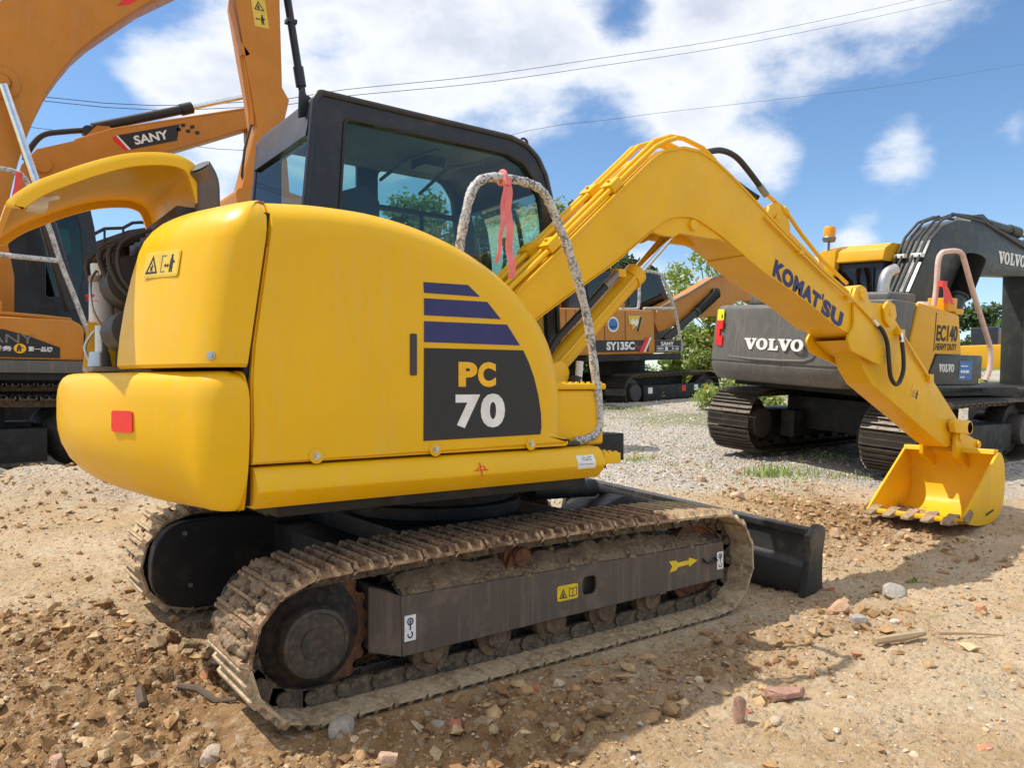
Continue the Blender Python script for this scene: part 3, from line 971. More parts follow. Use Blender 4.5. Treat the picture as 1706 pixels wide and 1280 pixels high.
def ringshape(r0, r1, n=24, a0=0, a1=360, cx=0, cy=0):
    if a1 - a0 >= 360:
        o = [(cx + r1 * math.cos(2 * math.pi * k / n), cy + r1 * math.sin(2 * math.pi * k / n)) for k in range(n)]
        i = [(cx + r0 * math.cos(2 * math.pi * k / n), cy + r0 * math.sin(2 * math.pi * k / n)) for k in range(n)]
        return plate([o, i], .01)
    A = [rad(a0 + (a1 - a0) * k / n) for k in range(n + 1)]
    return plate([[(cx + r1 * math.cos(a), cy + r1 * math.sin(a)) for a in A] + [(cx + r0 * math.cos(a), cy + r0 * math.sin(a)) for a in A[::-1]]], .01)


DISC = plate([[(.5 + .5 * math.cos(2 * math.pi * k / 28), .5 + .5 * math.sin(2 * math.pi * k / 28)) for k in range(28)]], .01)
HOOK_SHACKLE = ringshape(.16, .25, 24)
HOOK = ringshape(.15, .25, 18, -200, 60)
UPARR = plate([[(.35, 0), (.65, 0), (.65, .5), (.95, .5), (.5, 1), (.05, .5), (.35, .5)]], .01)
for x0, w, h, zb in ((-.783, .054, .108, .237), (1.237, .056, .10, .252)):
    sticker(E_, 'hook_sign', [(RECT, 'white_print', 0, 0, w, h, 0), (HOOK_SHACKLE, 'blue_print', w * .22, h * .60, w * .56, h * .30, 1),
                              (RECT, 'blue_print', w * .44, h * .42, w * .12, h * .20, 1), (HOOK, 'blue_print', w * .24, h * .10, w * .5, h * .27, 1),
                              (UPARR, 'blue_print', w * .36, h * .66, w * .28, h * .16, 2)], (x0, -1.058, zb))
sticker(E_, 'caution_label', [(RR, 'yellow_print', 0, 0, .132, .074, 0), (TRI, 'black_print', .012, .012, .05, .046, 1), (BOLTMARK, 'black_print', .028, .018, .018, .022, 1), (BOOK, 'black_print', .074, .012, .05, .046, 1)], (.045, -1.058, .265))
sticker(E_, 'arrow_mark', [(ARROW, 'yellow_print', 0, 0, .232, .060, 0)], (.836, -1.058, .293), (1, 0, .03), (-.03, 0, 1))
hb = MB(); hb.tube([(1.118, -1.058, .330), (1.118, -1.075, .316), (1.135, -1.078, .308), (1.20, -1.078, .305), (1.217, -1.075, .312), (1.217, -1.058, .325)], .007, 8)
hb.build('tie_handle', 'rubber', E_)

# guard over the travel motor inside each track
for sgn in (-1, 1):
    m = MB(); m.prism(rounded([(-1.44, .10), (-.95, .05), (-.45, .16), (-.45, .54), (-1.0, .56), (-1.40, .55)], [.25, .2, .05, .05, .1, .25], 6), *sorted((sgn * .60, sgn * .695)))
    g_ = m.build('motor_guard', 'dark_body', ROOT, bevel=.012, seg=3)
    for x_, z_ in ((-1.25, .49), (-.62, .48), (-1.22, .20), (-.66, .26)):
        b_ = MB(); b_.cyl((x_, sgn * .60, z_), (x_, sgn * .588, z_), .013, n=8); b_.build('bolt', 'dull_steel', g_)

# car body, swing ring, deck underside
mb = MB()
mb.box((-.75, -.80, .26), (.75, .80, .50)); mb.box((-.55, -.55, .50), (.55, .55, .60))
mb.build('car_body', 'dark_body', ROOT, bevel=.01)
mb = MB(); mb.lathe([(.0, .58), (.50, .58), (.50, .66), (.46, .67), (.46, .80), (.0, .80)], 40, (0, 0, 0), 'z')
mb.build('swing_ring', 'dark_body', ROOT)
mb = MB(); mb.box((-1.30, -1.0, .80), (.28, 1.05, .856)); mb.box((.28, -.45, .80), (.95, 1.05, .856)); mb.box((-1.2, -.6, .74), (.6, .6, .80))
mb.box((-.2, -.55, .856), (1.0, -.06, 1.02))
mb.build('deck_frame', 'dark_body', ROOT, bevel=.006)

# dozer blade behind the front of the tracks, slightly canted
bl = MB(); CANT = Matrix.Translation((2.05, 0, .24)) @ Matrix.Rotation(rad(3.2), 4, 'X')
prof = [(.06, -.25), (.02, -.24), (-.055, -.16), (-.085, -.08), (-.075, .0), (-.045, .035), (-.03, .04), (-.028, .19), (-.055, .195), (-.06, .235), (-.01, .245), (.02, .18), (.01, .03), (-.01, -.08), (.03, -.2)]
bl.prism(prof, -1.13, 1.13, M=CANT)
BL = bl.build('dozer_blade', 'blade_black', ROOT, bevel=.004)
for yy in (-1.155, 1.155):
    ep = MB(); ep.prism([(-.11, -.20), (.06, -.255), (.10, -.24), (.075, -.05), (.07, .08), (.09, .20), (.085, .235), (.05, .26), (.0, .262), (-.075, .20), (-.08, .16), (-.06, .10)][::1], yy - .023, yy + .023, M=CANT)
    ep.build('end_plate', 'blade_black', BL, bevel=.003)
    wp = MB(); wp.box((.045, yy - .026, -.275), (.108, yy + .026, -.15), M=CANT); wp.build('cutting_edge', 'teeth_mud', BL, bevel=.003)
ba = MB()
for yy in (-.42, .42):
    ba.prism([(.70, .30), (2.0, .16), (2.0, .30), (.70, .46)], yy - .05, yy + .05)
ba.prism([(.75, .38), (1.4, .56), (1.95, .40), (1.95, .30), (1.4, .46), (.75, .28)], -.15, .15)
ba.build('blade_arm', 'dark_body', ROOT, bevel=.01)
bc = MB(); bc.cyl((.75, .05, .62), (1.3, .05, .60), .06); bc.cyl((1.3, .05, .60), (1.95, .05, .42), .03, mi=1); bc.build('blade_cylinder', ['dark_body', 'hub_dark'], ROOT)

# ---- counterweight
half = [(-1.432, -1.088), (-1.440, -1.097), (-1.490, -1.094), (-1.545, -1.075), (-1.595, -1.020), (-1.632, -.945), (-1.70, -.81), (-1.775, -.64), (-1.845, -.42), (-1.90, -.2), (-1.92, 0)]
plan = spline([(a, b, 0) for a, b in half] + [(a, -b, 0) for a, b in half[-2::-1]], 4)
plan = [(p[0], p[1]) for p in plan]


def inward(pl):
    out = []
    for i, p in enumerate(pl):
        a = Vector(pl[max(i - 1, 0)]); b = Vector(pl[min(i + 1, len(pl) - 1)]); t = (b - a).normalized()
        out.append((t.y, -t.x))
    return out


nrm = inward(plan)
if nrm[len(nrm) // 2][0] < 0:
    nrm = [(-a, -b) for a, b in nrm]
cw = MB(); rings = []
for z, f, top in ((.850, 1.0, 0), (.852, .92, 0), (.864, .76, 0), (.89, .57, 0), (.93, .37, 0), (.985, .19, 0), (1.05, .07, 0), (1.11, .015, 0), (1.16, 0, 0), (1.25, .0, 1), (1.29, .07, 1), (1.318, .20, 1), (1.340, .42, 1), (1.353, .70, 1), (1.358, 1.0, 1)):
    ring = []
    for p, n in zip(plan, nrm):
        k = max(0, min(1, (1.10 - abs(p[1])) / .95)) ** .8
        amt = ((.035 + .225 * k) if not top else .06) * f
        x = min(p[0] + n[0] * amt, -1.432); ring.append((x, p[1] + n[1] * amt, z))
    ring.append((-1.430, ring[-1][1] - .05, z)); ring.insert(0, (-1.430, ring[0][1] + .05, z))
    rings.append(ring)
cw.loft(rings)
CW = cw.build('counterweight', 'yellow', ROOT, wn=True)
ok_, cp, cn_, i_ = CW.closest_point_on_mesh(Vector((-1.80, -.655, 1.168)))
ry = (Vector((0, 0, 1)) - cn_ * cn_.z).normalized(); rx = ry.cross(cn_).normalized()
rfl = MB(); on_plane(rfl, RR, cp, rx, ry, .135, .082, center=True, off=.001, thick=.004)
rfl.build('reflector', 'red_print', CW, smooth=False)

# ---- rear covers and side door panel
def rear_cover(sg):
    pl = [(-1.440, -1.086), (-1.480, -1.085), (-1.535, -1.068), (-1.588, -1.012), (-1.630, -.93), (-1.682, -.80), (-1.735, -.63), (-1.765, -.47)]
    pl = [(p[0], p[1]) for p in spline([(a, b, 0) for a, b in pl], 4)]
    nn = inward(pl)
    if nn[5][0] < 0:
        nn = [(-a, -b) for a, b in nn]
    nn[0] = (0, 1); rr = []
    R = .17
    lev = [(1.372, .012, 0), (1.385, 0, 0)] + [(z, 0, 0) for z in (1.5, 1.62, 1.74, 1.84)] + [(1.84 + R * math.sin(a), R * (1 - math.cos(a)), 1) for a in [rad(15 * k) for k in range(1, 7)]]
    for z, ins, _ in lev:
        t = (z - 1.372) / .62; lean = .03 * t + .085 * t * t; sx = -1.440 + .088 * t
        ring = []
        for i, (p, n) in enumerate(zip(pl, nn)):
            w = i / (len(pl) - 1)
            x = p[0] + n[0] * ins + (lean * w + .088 * t * (1 - w)); yv = p[1] + n[1] * ins - (.10 * t * t * w)
            ring.append((max(x, -9) if i else sx, sg * -1 * -yv if sg > 0 else yv * 1, z))
        e = ring[-1]; ring.append((e[0] + .10, e[1] + .03 * (1 if sg > 0 else 1), z)); ring.append((sx, e[1] + .03, z))
        rr.append(ring)
    m = MB(); m.loft(rr)
    if sg < 0:
        m.v = [(a, -b, c) for a, b, c in m.v]
    return m.build('rear_cover', 'yellow', ROOT, wn=True)


def seat_on(o, q):
    """nearest point and normal of a mesh"""
    ok, c, n, i = o.closest_point_on_mesh(Vector(q)); return c, n


RC = rear_cover(1)
rear_cover(-1)
lc, ln = seat_on(RC, (-1.70, -.765, 1.775))
ly = (Vector((0, 0, 1)) - ln * ln.z).normalized(); lx = ly.cross(ln).normalized()
lx, ly = (lx + ly * -.03).normalized(), (ly + lx * .03).normalized()
lab_o = lc + ln * .0005 - lx * .1175 - ly * .051
sticker(RC, 'warning_label', [(RRW, 'yellow_print', 0, 0, .235, .102, 0), (RECT, 'pale_yellow_print', .006, .006, .223, .090, 1), (TRI, 'black_print', .016, .016, .082, .072, 2), (BOLTMARK, 'black_print', .046, .026, .022, .034, 2),
                              (RECT, 'grey_print', .118, .018, .004, .066, 2), (RECT, 'grey_print', .118, .018, .03, .004, 2), (RECT, 'grey_print', .118, .08, .03, .004, 2), (LRARROW, 'black_print', .140, .034, .032, .018, 2), (PERSON, 'black_print', .176, .016, .032, .068, 2)],
        lab_o, lx, ly)


def bolt(parent, p, n=(0, -1, 0), r=.017):
    b = MB(); n = Vector(n).normalized(); p = Vector(p)
    b.cyl(p - n * .004, p + n * .006, r, r * .92, 20); b.cyl(p + n * .006, p + n * .013, r * .62, r * .55, 6)
    return b.build('bolt', 'zinc', parent)


bolt(RC, (-1.555, -1.048, 1.412), (-.62, -.78, .05))

arch = [(-1.344, 2.005), (-1.19, 2.020), (-1.06, 2.024), (-.92, 2.022), (-.772, 2.006), (-.634, 1.976), (-.488, 1.932), (-.374, 1.884), (-.256, 1.820), (-.139, 1.735), (-.036, 1.630), (.028, 1.535), (.070, 1.435), (.100, 1.32), (.112, 1.18), (.108, 1.06)]
arch = [(p[0], p[2]) for p in spline([(a, 0, b) for a, b in arch], 3)]
low = rounded([(.108, 1.06), (.105, 1.014), (.04, 1.014)], [0, .03, 0], 4)[1:]
seam = [(-1.420, 1.014), (-1.421, 1.15), (-1.424, 1.31), (-1.416, 1.45), (-1.391, 1.63), (-1.364, 1.82)]
outl = arch + low + seam                       # clockwise seen from -y
na = len(arch)
nr = []
for i in range(len(outl)):
    a = Vector(outl[i - 1]); b = Vector(outl[(i + 1) % len(outl)]); t = (b - a).normalized(); nr.append((t.y, -t.x))
sgnn = 1 if nr[na // 2][1] < 0 else -1
wts = [1.0 if 0 < i < na else 0.0 for i in range(len(outl))]
wts[0] = 1.0
for i in range(na, len(outl)):
    wts[i] = .18 if outl[i][0] > -.2 else .06
nr[0] = (0, -1 * sgnn)
sd = MB(); rings = []
RS = .135
first = True
for a in (0, 0, 12, 25, 38, 52, 66, 80, 90):
    ins = RS * (1 - math.sin(rad(a))); yv = -1.082 + RS * (1 - math.cos(rad(a))); ring = []
    extra = .0 if not first else .008
    for p, n, w in zip(outl, nr, wts):
        ring.append((p[0] + sgnn * n[0] * (ins * w + extra), yv if w > .5 else min(yv, -1.07) if a < 80 else yv, p[1] + sgnn * n[1] * (ins * w + extra)))
    rings.append(ring); first = False
rings.append([(p[0], -.56, p[1] + (.012 if w > .5 else 0)) for p, w in zip(outl, wts)])
sd.loft(rings)
SD = sd.build('side_panel', 'yellow', ROOT, wn=True)
for x in (-1.176, -.647, -.133):
    bolt(SD, (x, -1.083, 1.036))
    cup = MB(); cup.lathe([(.028, -.0005), (.030, -.003), (.020, -.004)], 20, (x, -1.0822, 1.036)); cup.build('bolt_seat', 'yellow', SD)
mb = MB(); on_plane(mb, plate([rrect(-.770, 1.348, -.738, 1.522, .006)], .004), (0, -1.0822, 0), EX, EZ, off=.0, thick=.003)
mb.build('handle_slot', 'engine_dark', SD, smooth=False)
for pts in ([(-.706, 1.741), (-.483, 1.746), (-.420, 1.699), (-.703, 1.696)], [(-.703, 1.673), (-.381, 1.679), (-.306, 1.606), (-.703, 1.602)], [(-.703, 1.577), (-.272, 1.583), (-.198, 1.491), (-.703, 1.489)]):
    mb = MB(); on_plane(mb, plate([pts], .002), (0, -1.0822, 0), EX, EZ, off=.0008, thick=.0015); mb.build('blue_stripe', 'blue_print', SD, smooth=False)
mb = MB(); on_plane(mb, plate([[(-.703, 1.464), (-.179, 1.469), (-.145, 1.41), (-.116, 1.345), (-.09, 1.26), (-.074, 1.173), (-.072, 1.11), (-.078, 1.078), (-.706, 1.073)]], .002), (0, -1.0822, 0), EX, EZ, off=.0008, thick=.0015)
mb.build('model_panel', 'black_print', SD, smooth=False)
for s, x, z, w, h, mat, bold in (('P', -.533, 1.301, .098, .108, 'orange_print', .055), ('C', -.432, 1.300, .097, .111, 'orange_print', .055), ('7', -.548, 1.121, .128, .146, 'white_print', .05), ('0', -.417, 1.119, .132, .152, 'white_print', .05)):
    mb = MB(); on_plane(mb, text(s, bold), (x, -1.0822, z), EX, EZ, w, h, off=.0026, thick=.0012); mb.build('model_lettering', mat, SD, smooth=False)

m = MB(); c_, n_ = seat_on(SD, (-1.20, -.93, 2.02)); m.box((-1.245, -.955, c_.z - .012), (-1.165, -.905, c_.z + .002)); m.cyl((-1.20, -.93, c_.z), (-1.20, -.93, c_.z + .006), .010, n=10, mi=1); m.build('latch', ['engine_dark', 'zinc'], SD, bevel=.003)

# ---- deck skirt, tool box, step
sk = MB(); prof = [(-1.02, 1.006), (-1.078, 1.002), (-1.098, .988), (-1.128, .940), (-1.130, .918), (-1.118, .900), (-1.075, .852), (-.95, .852), (-.95, 1.006)]
sk.loft([[(x, y_, z_) for y_, z_ in prof] for x in (-1.416, -.6, .295)] + [[(.318, y_ + .02, .93 + (z_ - .93) * .86) for y_, z_ in prof]])
SK = sk.build('deck_skirt', 'yellow', ROOT, bevel=.004)
mb = MB()
for k in range(4):
    a0 = 90 * k + 8
    on_plane(mb, ringshape(.78, 1.0, 8, a0, a0 + 74), (-.443, -1.1272, .937), EX, (0, -.30, 1), off=.001, thick=.001)
v0 = [(p[0] * .022 - .443 + .443, p[1], p[2]) for p in mb.v]
mb.v = [(-.443 + (p[0] + .443) * .022, -1.1275 + (p[1] + 1.1272) * .022 - .0006, .937 + (p[2] - .937) * .022) for p in mb.v]
for ex, ey in ((EX, (0, .45, 1)), ((0, .45, 1), (-1, 0, 0))):
    e = Vector(ex).normalized(); on_plane(mb, RECT, Vector((-.443, -1.1278, .937)) - e * .036 - Vector(ey).normalized() * .002, ex, ey, .072, .0045, off=.001, thick=.001)
mb.build('target_mark', 'red_print', SK, smooth=False)
mb = MB(); mb.loft([[(.115 + .006 * k, y_, z_) for y_, z_ in ((-1.1275, .906), (-1.1318, .918), (-1.1302, .9405), (-1.1125, .9695), (-1.110, .968), (-1.127, .94), (-1.128, .918), (-1.124, .908))] for k in (0, 19)])
SW = mb.build('paper_sticker', 'white_print', SK, smooth=False)
mb = MB()
rs = random.Random(4)
for k in range(16):
    on_plane(mb, RECT, Vector((.14 + .065 * rs.random(), -1.1305, .9405)) + Vector((0, .61, 1)).normalized() * (.004 + .022 * rs.random()), EX, (0, .61, 1), .012, .002, off=.0012, thick=.0008)
on_plane(mb, RECT, Vector((.124, -1.1312, .926)), EX, (0, .07, 1), .096, .0025, off=.0012, thick=.0008)
SWP = mb.build('print', 'grey_print', SK, smooth=False)
tb = MB(); tb.box((.06, -1.00, 1.006), (.408, -.53, 1.285))
TB = tb.build('tool_box', 'yellow', ROOT, bevel=.02, seg=3)
ld = MB(); ld.box((.045, -1.012, 1.287), (.416, -.52, 1.318)); LD = ld.build('lid', 'yellow', TB, bevel=.012, seg=3)
st = MB()
for i in range(9):
    for j in range(11):
        c = (.07 + .04 * i, -.99 + .044 * j, 1.318); st.lathe([(.012, 0), (.009, .008), (.0, .009)], 8, c, 'z')
S_ = st.build('tread_stud', 'yellow', TB); S_['kind'] = 'stuff'
sp = MB(); sp.box((.318, -1.10, .915), (.43, -.72, .968)); SPB = sp.build('step', 'yellow', ROOT, bevel=.004)
st = MB()
for i in range(3):
    for j in range(9):
        st.lathe([(.014, 0), (.009, .008), (.006, .008), (.0, .004)], 8, (.338 + .036 * i, -1.08 + .042 * j, .968), 'z')
S_ = st.build('tread_stud', 'yellow_worn', SPB); S_['kind'] = 'stuff'

# ---- cab
CX = thing  # alias kept short
side = [(-.87, 1.0), (-.845, 1.95), (-.821, 2.234), (-.770, 2.795), (-.74, 2.842), (.50, 2.846), (.62, 2.82), (.71, 2.76), (.775, 2.66), (.815, 2.53), (.838, 2.38), (.85, 2.2), (.885, 1.6), (.885, 1.0)]
side_r = rounded(side, [0, 0, 0, .03, .03, .2, .1, .1, .1, .1, 0, 0, 0, 0], 3)
nearhole = rounded([(-.655, 1.25), (-.648, 1.95), (-.602, 2.735), (.47, 2.742), (.60, 2.70), (.685, 2.61), (.735, 2.49), (.758, 2.35), (.80, 1.6), (.80, 1.25)], [.02, 0, .045, .12, .08, .1, .1, 0, 0, .02], 4)
farh1 = rrect(-.62, 1.95, -.105, 2.815, .05)
farh2 = rounded([(.045, 1.3), (.045, 2.775), (.40, 2.785), (.56, 2.77), (.64, 2.66), (.668, 2.40), (.70, 1.3)], [.03, .06, .2, .12, .12, .1, .03], 4)
cb = MB()
on_plane(cb, plate([side_r, nearhole], .05, .012, 2), (0, -.045, 0), EX, EZ, thick=.05, off=-.025)
on_plane(cb, plate([side_r, farh1, farh2], .05, .012, 2), (0, .845, 0), EX, EZ, thick=.05, off=-.025)
outer = [(-.80, 2.62), (-.770, 2.80), (-.74, 2.848), (.50, 2.852), (.62, 2.826), (.715, 2.764), (.78, 2.664), (.81, 2.57)]
inner = [(.76, 2.56), (.73, 2.64), (.68, 2.72), (.60, 2.77), (.49, 2.79), (-.70, 2.785), (-.735, 2.62)]
cb.prism(outer + inner, -.02, .82)
cb.box((-.86, -.02, 1.0), (-.80, .82, 2.02)); cb.box((-.84, -.02, 2.0), (.88, .82, .98)) if False else None
cb.box((.835, -.02, 1.0), (.885, .82, 1.42))
cb.box((-.86, -.02, .90), (.885, .82, 1.0))
CB = cb.build('cab', 'cab_black', ROOT, bevel=.0)
rim = MB(); rp = [(x_, -.072, z_) for x_, z_ in side_r[1:-1]]
rim.tube([(-.858, -.066, 1.5)] + [(a, -.066, c) for a, b, c in rp] + [(.885, -.066, 1.5)], .020, 8)
rim.build('edge_trim', 'cab_black', CB)
gk = MB(); ng = [(a, -.072, c) for a, c in nearhole]; gk.tube(ng + [ng[0]], .008, 6); gk.build('window_seal', 'rubber', CB)


def pane(name, poly, y_, mat='cab_glass'):
    m = MB(); on_plane(m, plate([poly], .005), (0, y_, 0), EX, EZ, thick=.005, off=-.0025); return m.build(name, mat, CB, smooth=False)


grow = lambda pl, k: [(sum(p[0] for p in pl) / len(pl) + (a - sum(p[0] for p in pl) / len(pl)) * k, sum(p[1] for p in pl) / len(pl) + (b - sum(p[1] for p in pl) / len(pl)) * k) for a, b in pl]
pane('side_window', grow(nearhole, 1.012), -.047); pane('quarter_window', grow(farh1, 1.015), .846); pane('door_window', grow(farh2, 1.012), .846)
m = MB(); m.add([(-.83, -.02, 2.02), (-.83, .82, 2.02), (-.775, .82, 2.66), (-.775, -.02, 2.66)], [(0, 1, 2, 3)]); m.build('rear_window', 'cab_glass', CB, smooth=False)
m = MB(); m.add([(.868, -.02, 1.42), (.868, .82, 1.42), (.832, .82, 2.2), (.832, -.02, 2.2), (.815, .82, 2.4), (.815, -.02, 2.4), (.775, .82, 2.58), (.775, -.02, 2.58)], [(0, 1, 2, 3), (3, 2, 4, 5), (5, 4, 6, 7)]); m.build('windscreen', 'cab_glass', CB)
m = MB(); m.box((.04, .80, 2.50), (.68, .84, 2.535)); m.box((.36, .805, 1.9), (.385, .835, 2.5)); m.build('door_bar', 'cab_black', CB, bevel=.004)
m = MB(); m.box((-.69, -.012, 2.765), (.46, .815, 2.782)); m.build('headliner', 'headliner', CB)
m = MB(); m.tube([(.05, .80, 2.70), (.02, .4, 2.735), (.02, .0, 2.70)], .012, 8); m.tube([(.35, .8, 2.65), (.34, .4, 2.74), (.34, 0, 2.68)], .012, 8); m.box((.1, .3, 2.70), (.25, .46, 2.765)); m.build('roof_brace', 'cab_black', CB)
m = MB(); m.tube([(.74, .60, 1.5), (.78, .62, 1.95), (.72, .60, 2.2), (.70, .60, 2.35)], .014, 8); m.tube([(.76, .30, 1.5), (.79, .30, 2.0), (.76, .3, 2.25)], .014, 8); m.build('grab_handle', 'dull_steel', CB)
m = MB(); m.box((-.30, .2, 1.45), (.15, .65, 1.58)); m.prism([(-.42, 1.5), (-.28, 1.5), (-.36, 2.18), (-.48, 2.20)], .22, .63); m.prism([(-.47, 2.22), (-.38, 2.22), (-.40, 2.38), (-.48, 2.38)], .31, .54); m.build('seat', 'seat_cloth', CB, bevel=.04, seg=3)
m = MB(); m.prism([(-.60, 1.9), (-.36, 1.9), (-.36, 2.34), (-.45, 2.42), (-.60, 2.36)], -.01, .10); m.box((-.1, .02, 1.0), (.3, .14, 1.75)); m.build('console', 'seat_cloth', CB, bevel=.02)
m = MB(); m.lathe([(.11, 0), (.11, .02), (.085, .045), (.03, .058), (.0, .06)], 20, (-.56, .12, 2.848), 'z'); m.build('roof_vent', 'cab_black', CB)
m = MB(); R_ = .030; m.tube([(.655 + R_ * math.cos(a), .0, 2.858 + R_ * math.sin(a)) for a in [2 * math.pi * k / 16 for k in range(17)]], .008, 8); m.box((.63, -.012, 2.80), (.68, .012, 2.835)); m.build('lifting_eye', 'cab_black', CB)
m = MB(); m.prism([(-.82, 2.72), (-.77, 2.74), (-.76, 2.83), (-.79, 2.885), (-.815, 2.86)], .03, .042); m.build('corner_bracket', 'cab_black', CB, bevel=.004)

# ---- raised hood, exhaust, engine
hp = [(-2.145, 1.965), (-2.14, 1.99), (-2.10, 2.035), (-2.04, 2.085), (-1.96, 2.133), (-1.88, 2.178), (-1.79, 2.222), (-1.70, 2.256), (-1.60, 2.277), (-1.52, 2.280), (-1.455, 2.255), (-1.42, 2.20), (-1.39, 2.09)]
hp = [(p[0], p[2]) for p in spline([(a, 0, b) for a, b in hp], 3)]
hn = inward(hp)
if hn[len(hn) // 2][1] > 0:
    hn = [(-a, -b) for a, b in hn]
hm = MB(); rr = []
for p, n in zip(hp, hn):
    def q(d, y_):
        return (p[0] + n[0] * d, y_, p[1] + n[1] * d)
    p = (p[0] + .012, p[1] + .028)
    rr.append([q(.03, -.38), q(0, -.355), q(0, .60), q(.03, .625), q(.055, .625), q(.055, .605), q(.022, .60), q(.022, -.345), q(.060, -.355), q(.060, -.38)])
hm.loft(rr)
HD = hm.build('raised_hood', 'yellow', ROOT, wn=False)
m = MB(); m.box((-2.05, -.26, 2.03), (-1.98, -.12, 2.075), M=Matrix.Identity(4)); m.tube([(-2.02, -.24, 2.055), (-1.94, -.24, 2.085)], .012); m.build('latch', 'filter_white', HD, bevel=.005)
m = MB(); pts = spline([(-1.385, -.36, 1.95), (-1.385, -.36, 2.14), (-1.392, -.362, 2.215), (-1.425, -.38, 2.262)], 5); m.tube(pts, .052, 20, caps=False); m.tube([tuple(Vector(p)) for p in pts], .047, 20)
m.v = m.v
EXH = m.build('exhaust_pipe', 'pipe_steel', ROOT)
m = MB(); m.lathe([(.044, 0), (.0, .001)], 18, (0, 0, 0), 'z'); o = m.build('pipe_mouth', 'rubber', EXH); o.matrix_local = Matrix.Translation((-1.4275, -.3815, 2.2645)) @ Vector((-.62, -.34, .86)).to_track_quat('Z', 'Y').to_matrix().to_4x4()
en = MB()
en.box((-1.62, -.38, 1.36), (-1.25, .95, 1.72)); en.box((-1.56, -.40, 1.70), (-1.1, .55, 2.02)); en.box((-1.50, -.30, 2.02), (-1.0, .45, 2.10))
en.cyl((-1.60, .05, 1.80), (-1.60, .30, 1.80), .12, n=20); en.cyl((-1.66, -.25, 1.55), (-1.66, .05, 1.55), .09, n=16); en.cyl((-1.63, .30, 1.88), (-1.63, .30, 2.0), .05)
for k in range(7):
    y_ = -.2 + .13 * k
    en.tube(spline([(-1.58, y_, 2.0), (-1.70 - .02 * (k % 3), y_ + .03, 1.93), (-1.69, y_ + .05, 1.78), (-1.58, y_ + .02, 1.66)], 4), .010 + .003 * (k % 3), 6)
en.box((-1.72, .22, 1.80), (-1.60, .46, 1.84))
ENG = en.build('engine', 'engine_dark', ROOT, bevel=.008)
m = MB(); m.cyl((-1.70, .33, 1.83), (-1.70, .33, 1.90), .045, .05); m.tube(spline([(-1.73, .28, 1.86), (-1.76, .24, 1.80), (-1.755, .23, 1.68), (-1.72, .24, 1.60)], 4), .007); m.tube([(-1.70, .33, 1.9), (-1.66, .28, 1.98), (-1.62, .15, 2.0)], .012); m.cyl((-1.70, .33, 1.47), (-1.70, .33, 1.60), .03)
m.cyl((-1.71, .32, 1.40), (-1.71, .32, 1.47), .055, .045); m.tube(spline([(-1.72, .40, 1.58), (-1.76, .42, 1.50), (-1.74, .40, 1.42)], 4), .008); m.box((-1.76, .18, 1.375), (-1.62, .46, 1.395))
m.build('fuel_fitting', 'zinc', ENG)
m = MB(); m.lathe([(.0, .0), (.048, .0), (.055, .008), (.055, .185), (.050, .195), (.0, .195)], 28, (-1.70, .33, 1.615), 'z'); OF = m.build('oil_filter', 'filter_white', ENG)
m = MB(); m.lathe([(.052, 0), (.057, .004), (.057, .03), (.0, .034)], 28, (-1.70, .33, 1.81), 'z'); m.build('filter_cap', 'dull_steel', ENG)
lb = MB(); fx = Vector((.80, -.60, 0)).normalized(); fo = Vector((-1.70, .33, 0)) + Vector((-.60, -.80, 0)) * .0565
on_plane(lb, RECT, fo + Vector((-.035, .03, 1.735)), fx, EZ, .040, .013, off=.002, thick=.001); on_plane(lb, RECT, fo + Vector((-.035, .03, 1.715)), fx, EZ, .06, .003, off=.002, thick=.001); on_plane(lb, RECT, fo + Vector((-.035, .03, 1.726)), fx, EZ, .03, .004, off=.002, thick=.001)
lb.build('filter_print', 'red_print', ENG, smooth=False)
m = MB(); m.box((-1.60, -.5, 1.352), (-1.42, .98, 1.362)); m.box((-1.44, -1.04, .86), (-1.40, -.5, 1.34)); m.prism([(-1.445, 1.34), (-1.40, 1.34), (-1.33, 1.95), (-1.37, 1.95)], -1.05, -.6); m.box((-1.42, -.54, 1.01), (-.88, .98, 1.9)); m.build('engine_bulkhead', 'dark_body', ROOT)
m = MB(); m.prism([(-1.35, 1.0), (.25, 1.0), (.2, 1.45), (-.4, 1.85), (-.86, 1.98), (-1.33, 1.98)], .86, 1.07); m.build('left_panel', 'yellow', ROOT, bevel=.04, seg=3)

# ---- grab rail with its wrapping
gr = spline([(-.447, -.93, 1.70), (-.446, -.95, 1.90), (-.436, -.985, 2.06), (-.405, -1.0, 2.19), (-.345, -1.0, 2.250), (-.25, -1.0, 2.272), (-.10, -1.0, 2.274), (-.005, -1.0, 2.250), (.052, -1.0, 2.19), (.10, -1.0, 2.10), (.165, -1.0, 1.985), (.283, -1.0, 1.68), (.345, -1.0, 1.376), (.378, -1.0, 1.15), (.362, -1.0, 1.075), (.31, -1.0, 1.042), (.20, -1.005, 1.028)], 7)
rs = random.Random(9)
m = MB(); m.tube(gr, [.0215 + rs.uniform(-.0025, .0035) for _ in gr], 12); GR = m.build('grab_rail', 'film_wrap', ROOT)
m = MB(); m.box((.07, -1.03, 1.012), (.22, -.97, 1.030)); m.cyl((.11, -1.0, 1.03), (.11, -1.0, 1.042), .014, n=6); m.cyl((.16, -1.0, 1.03), (.16, -1.0, 1.042), .014, n=6); m.build('rail_foot', 'engine_dark', GR, bevel=.003)

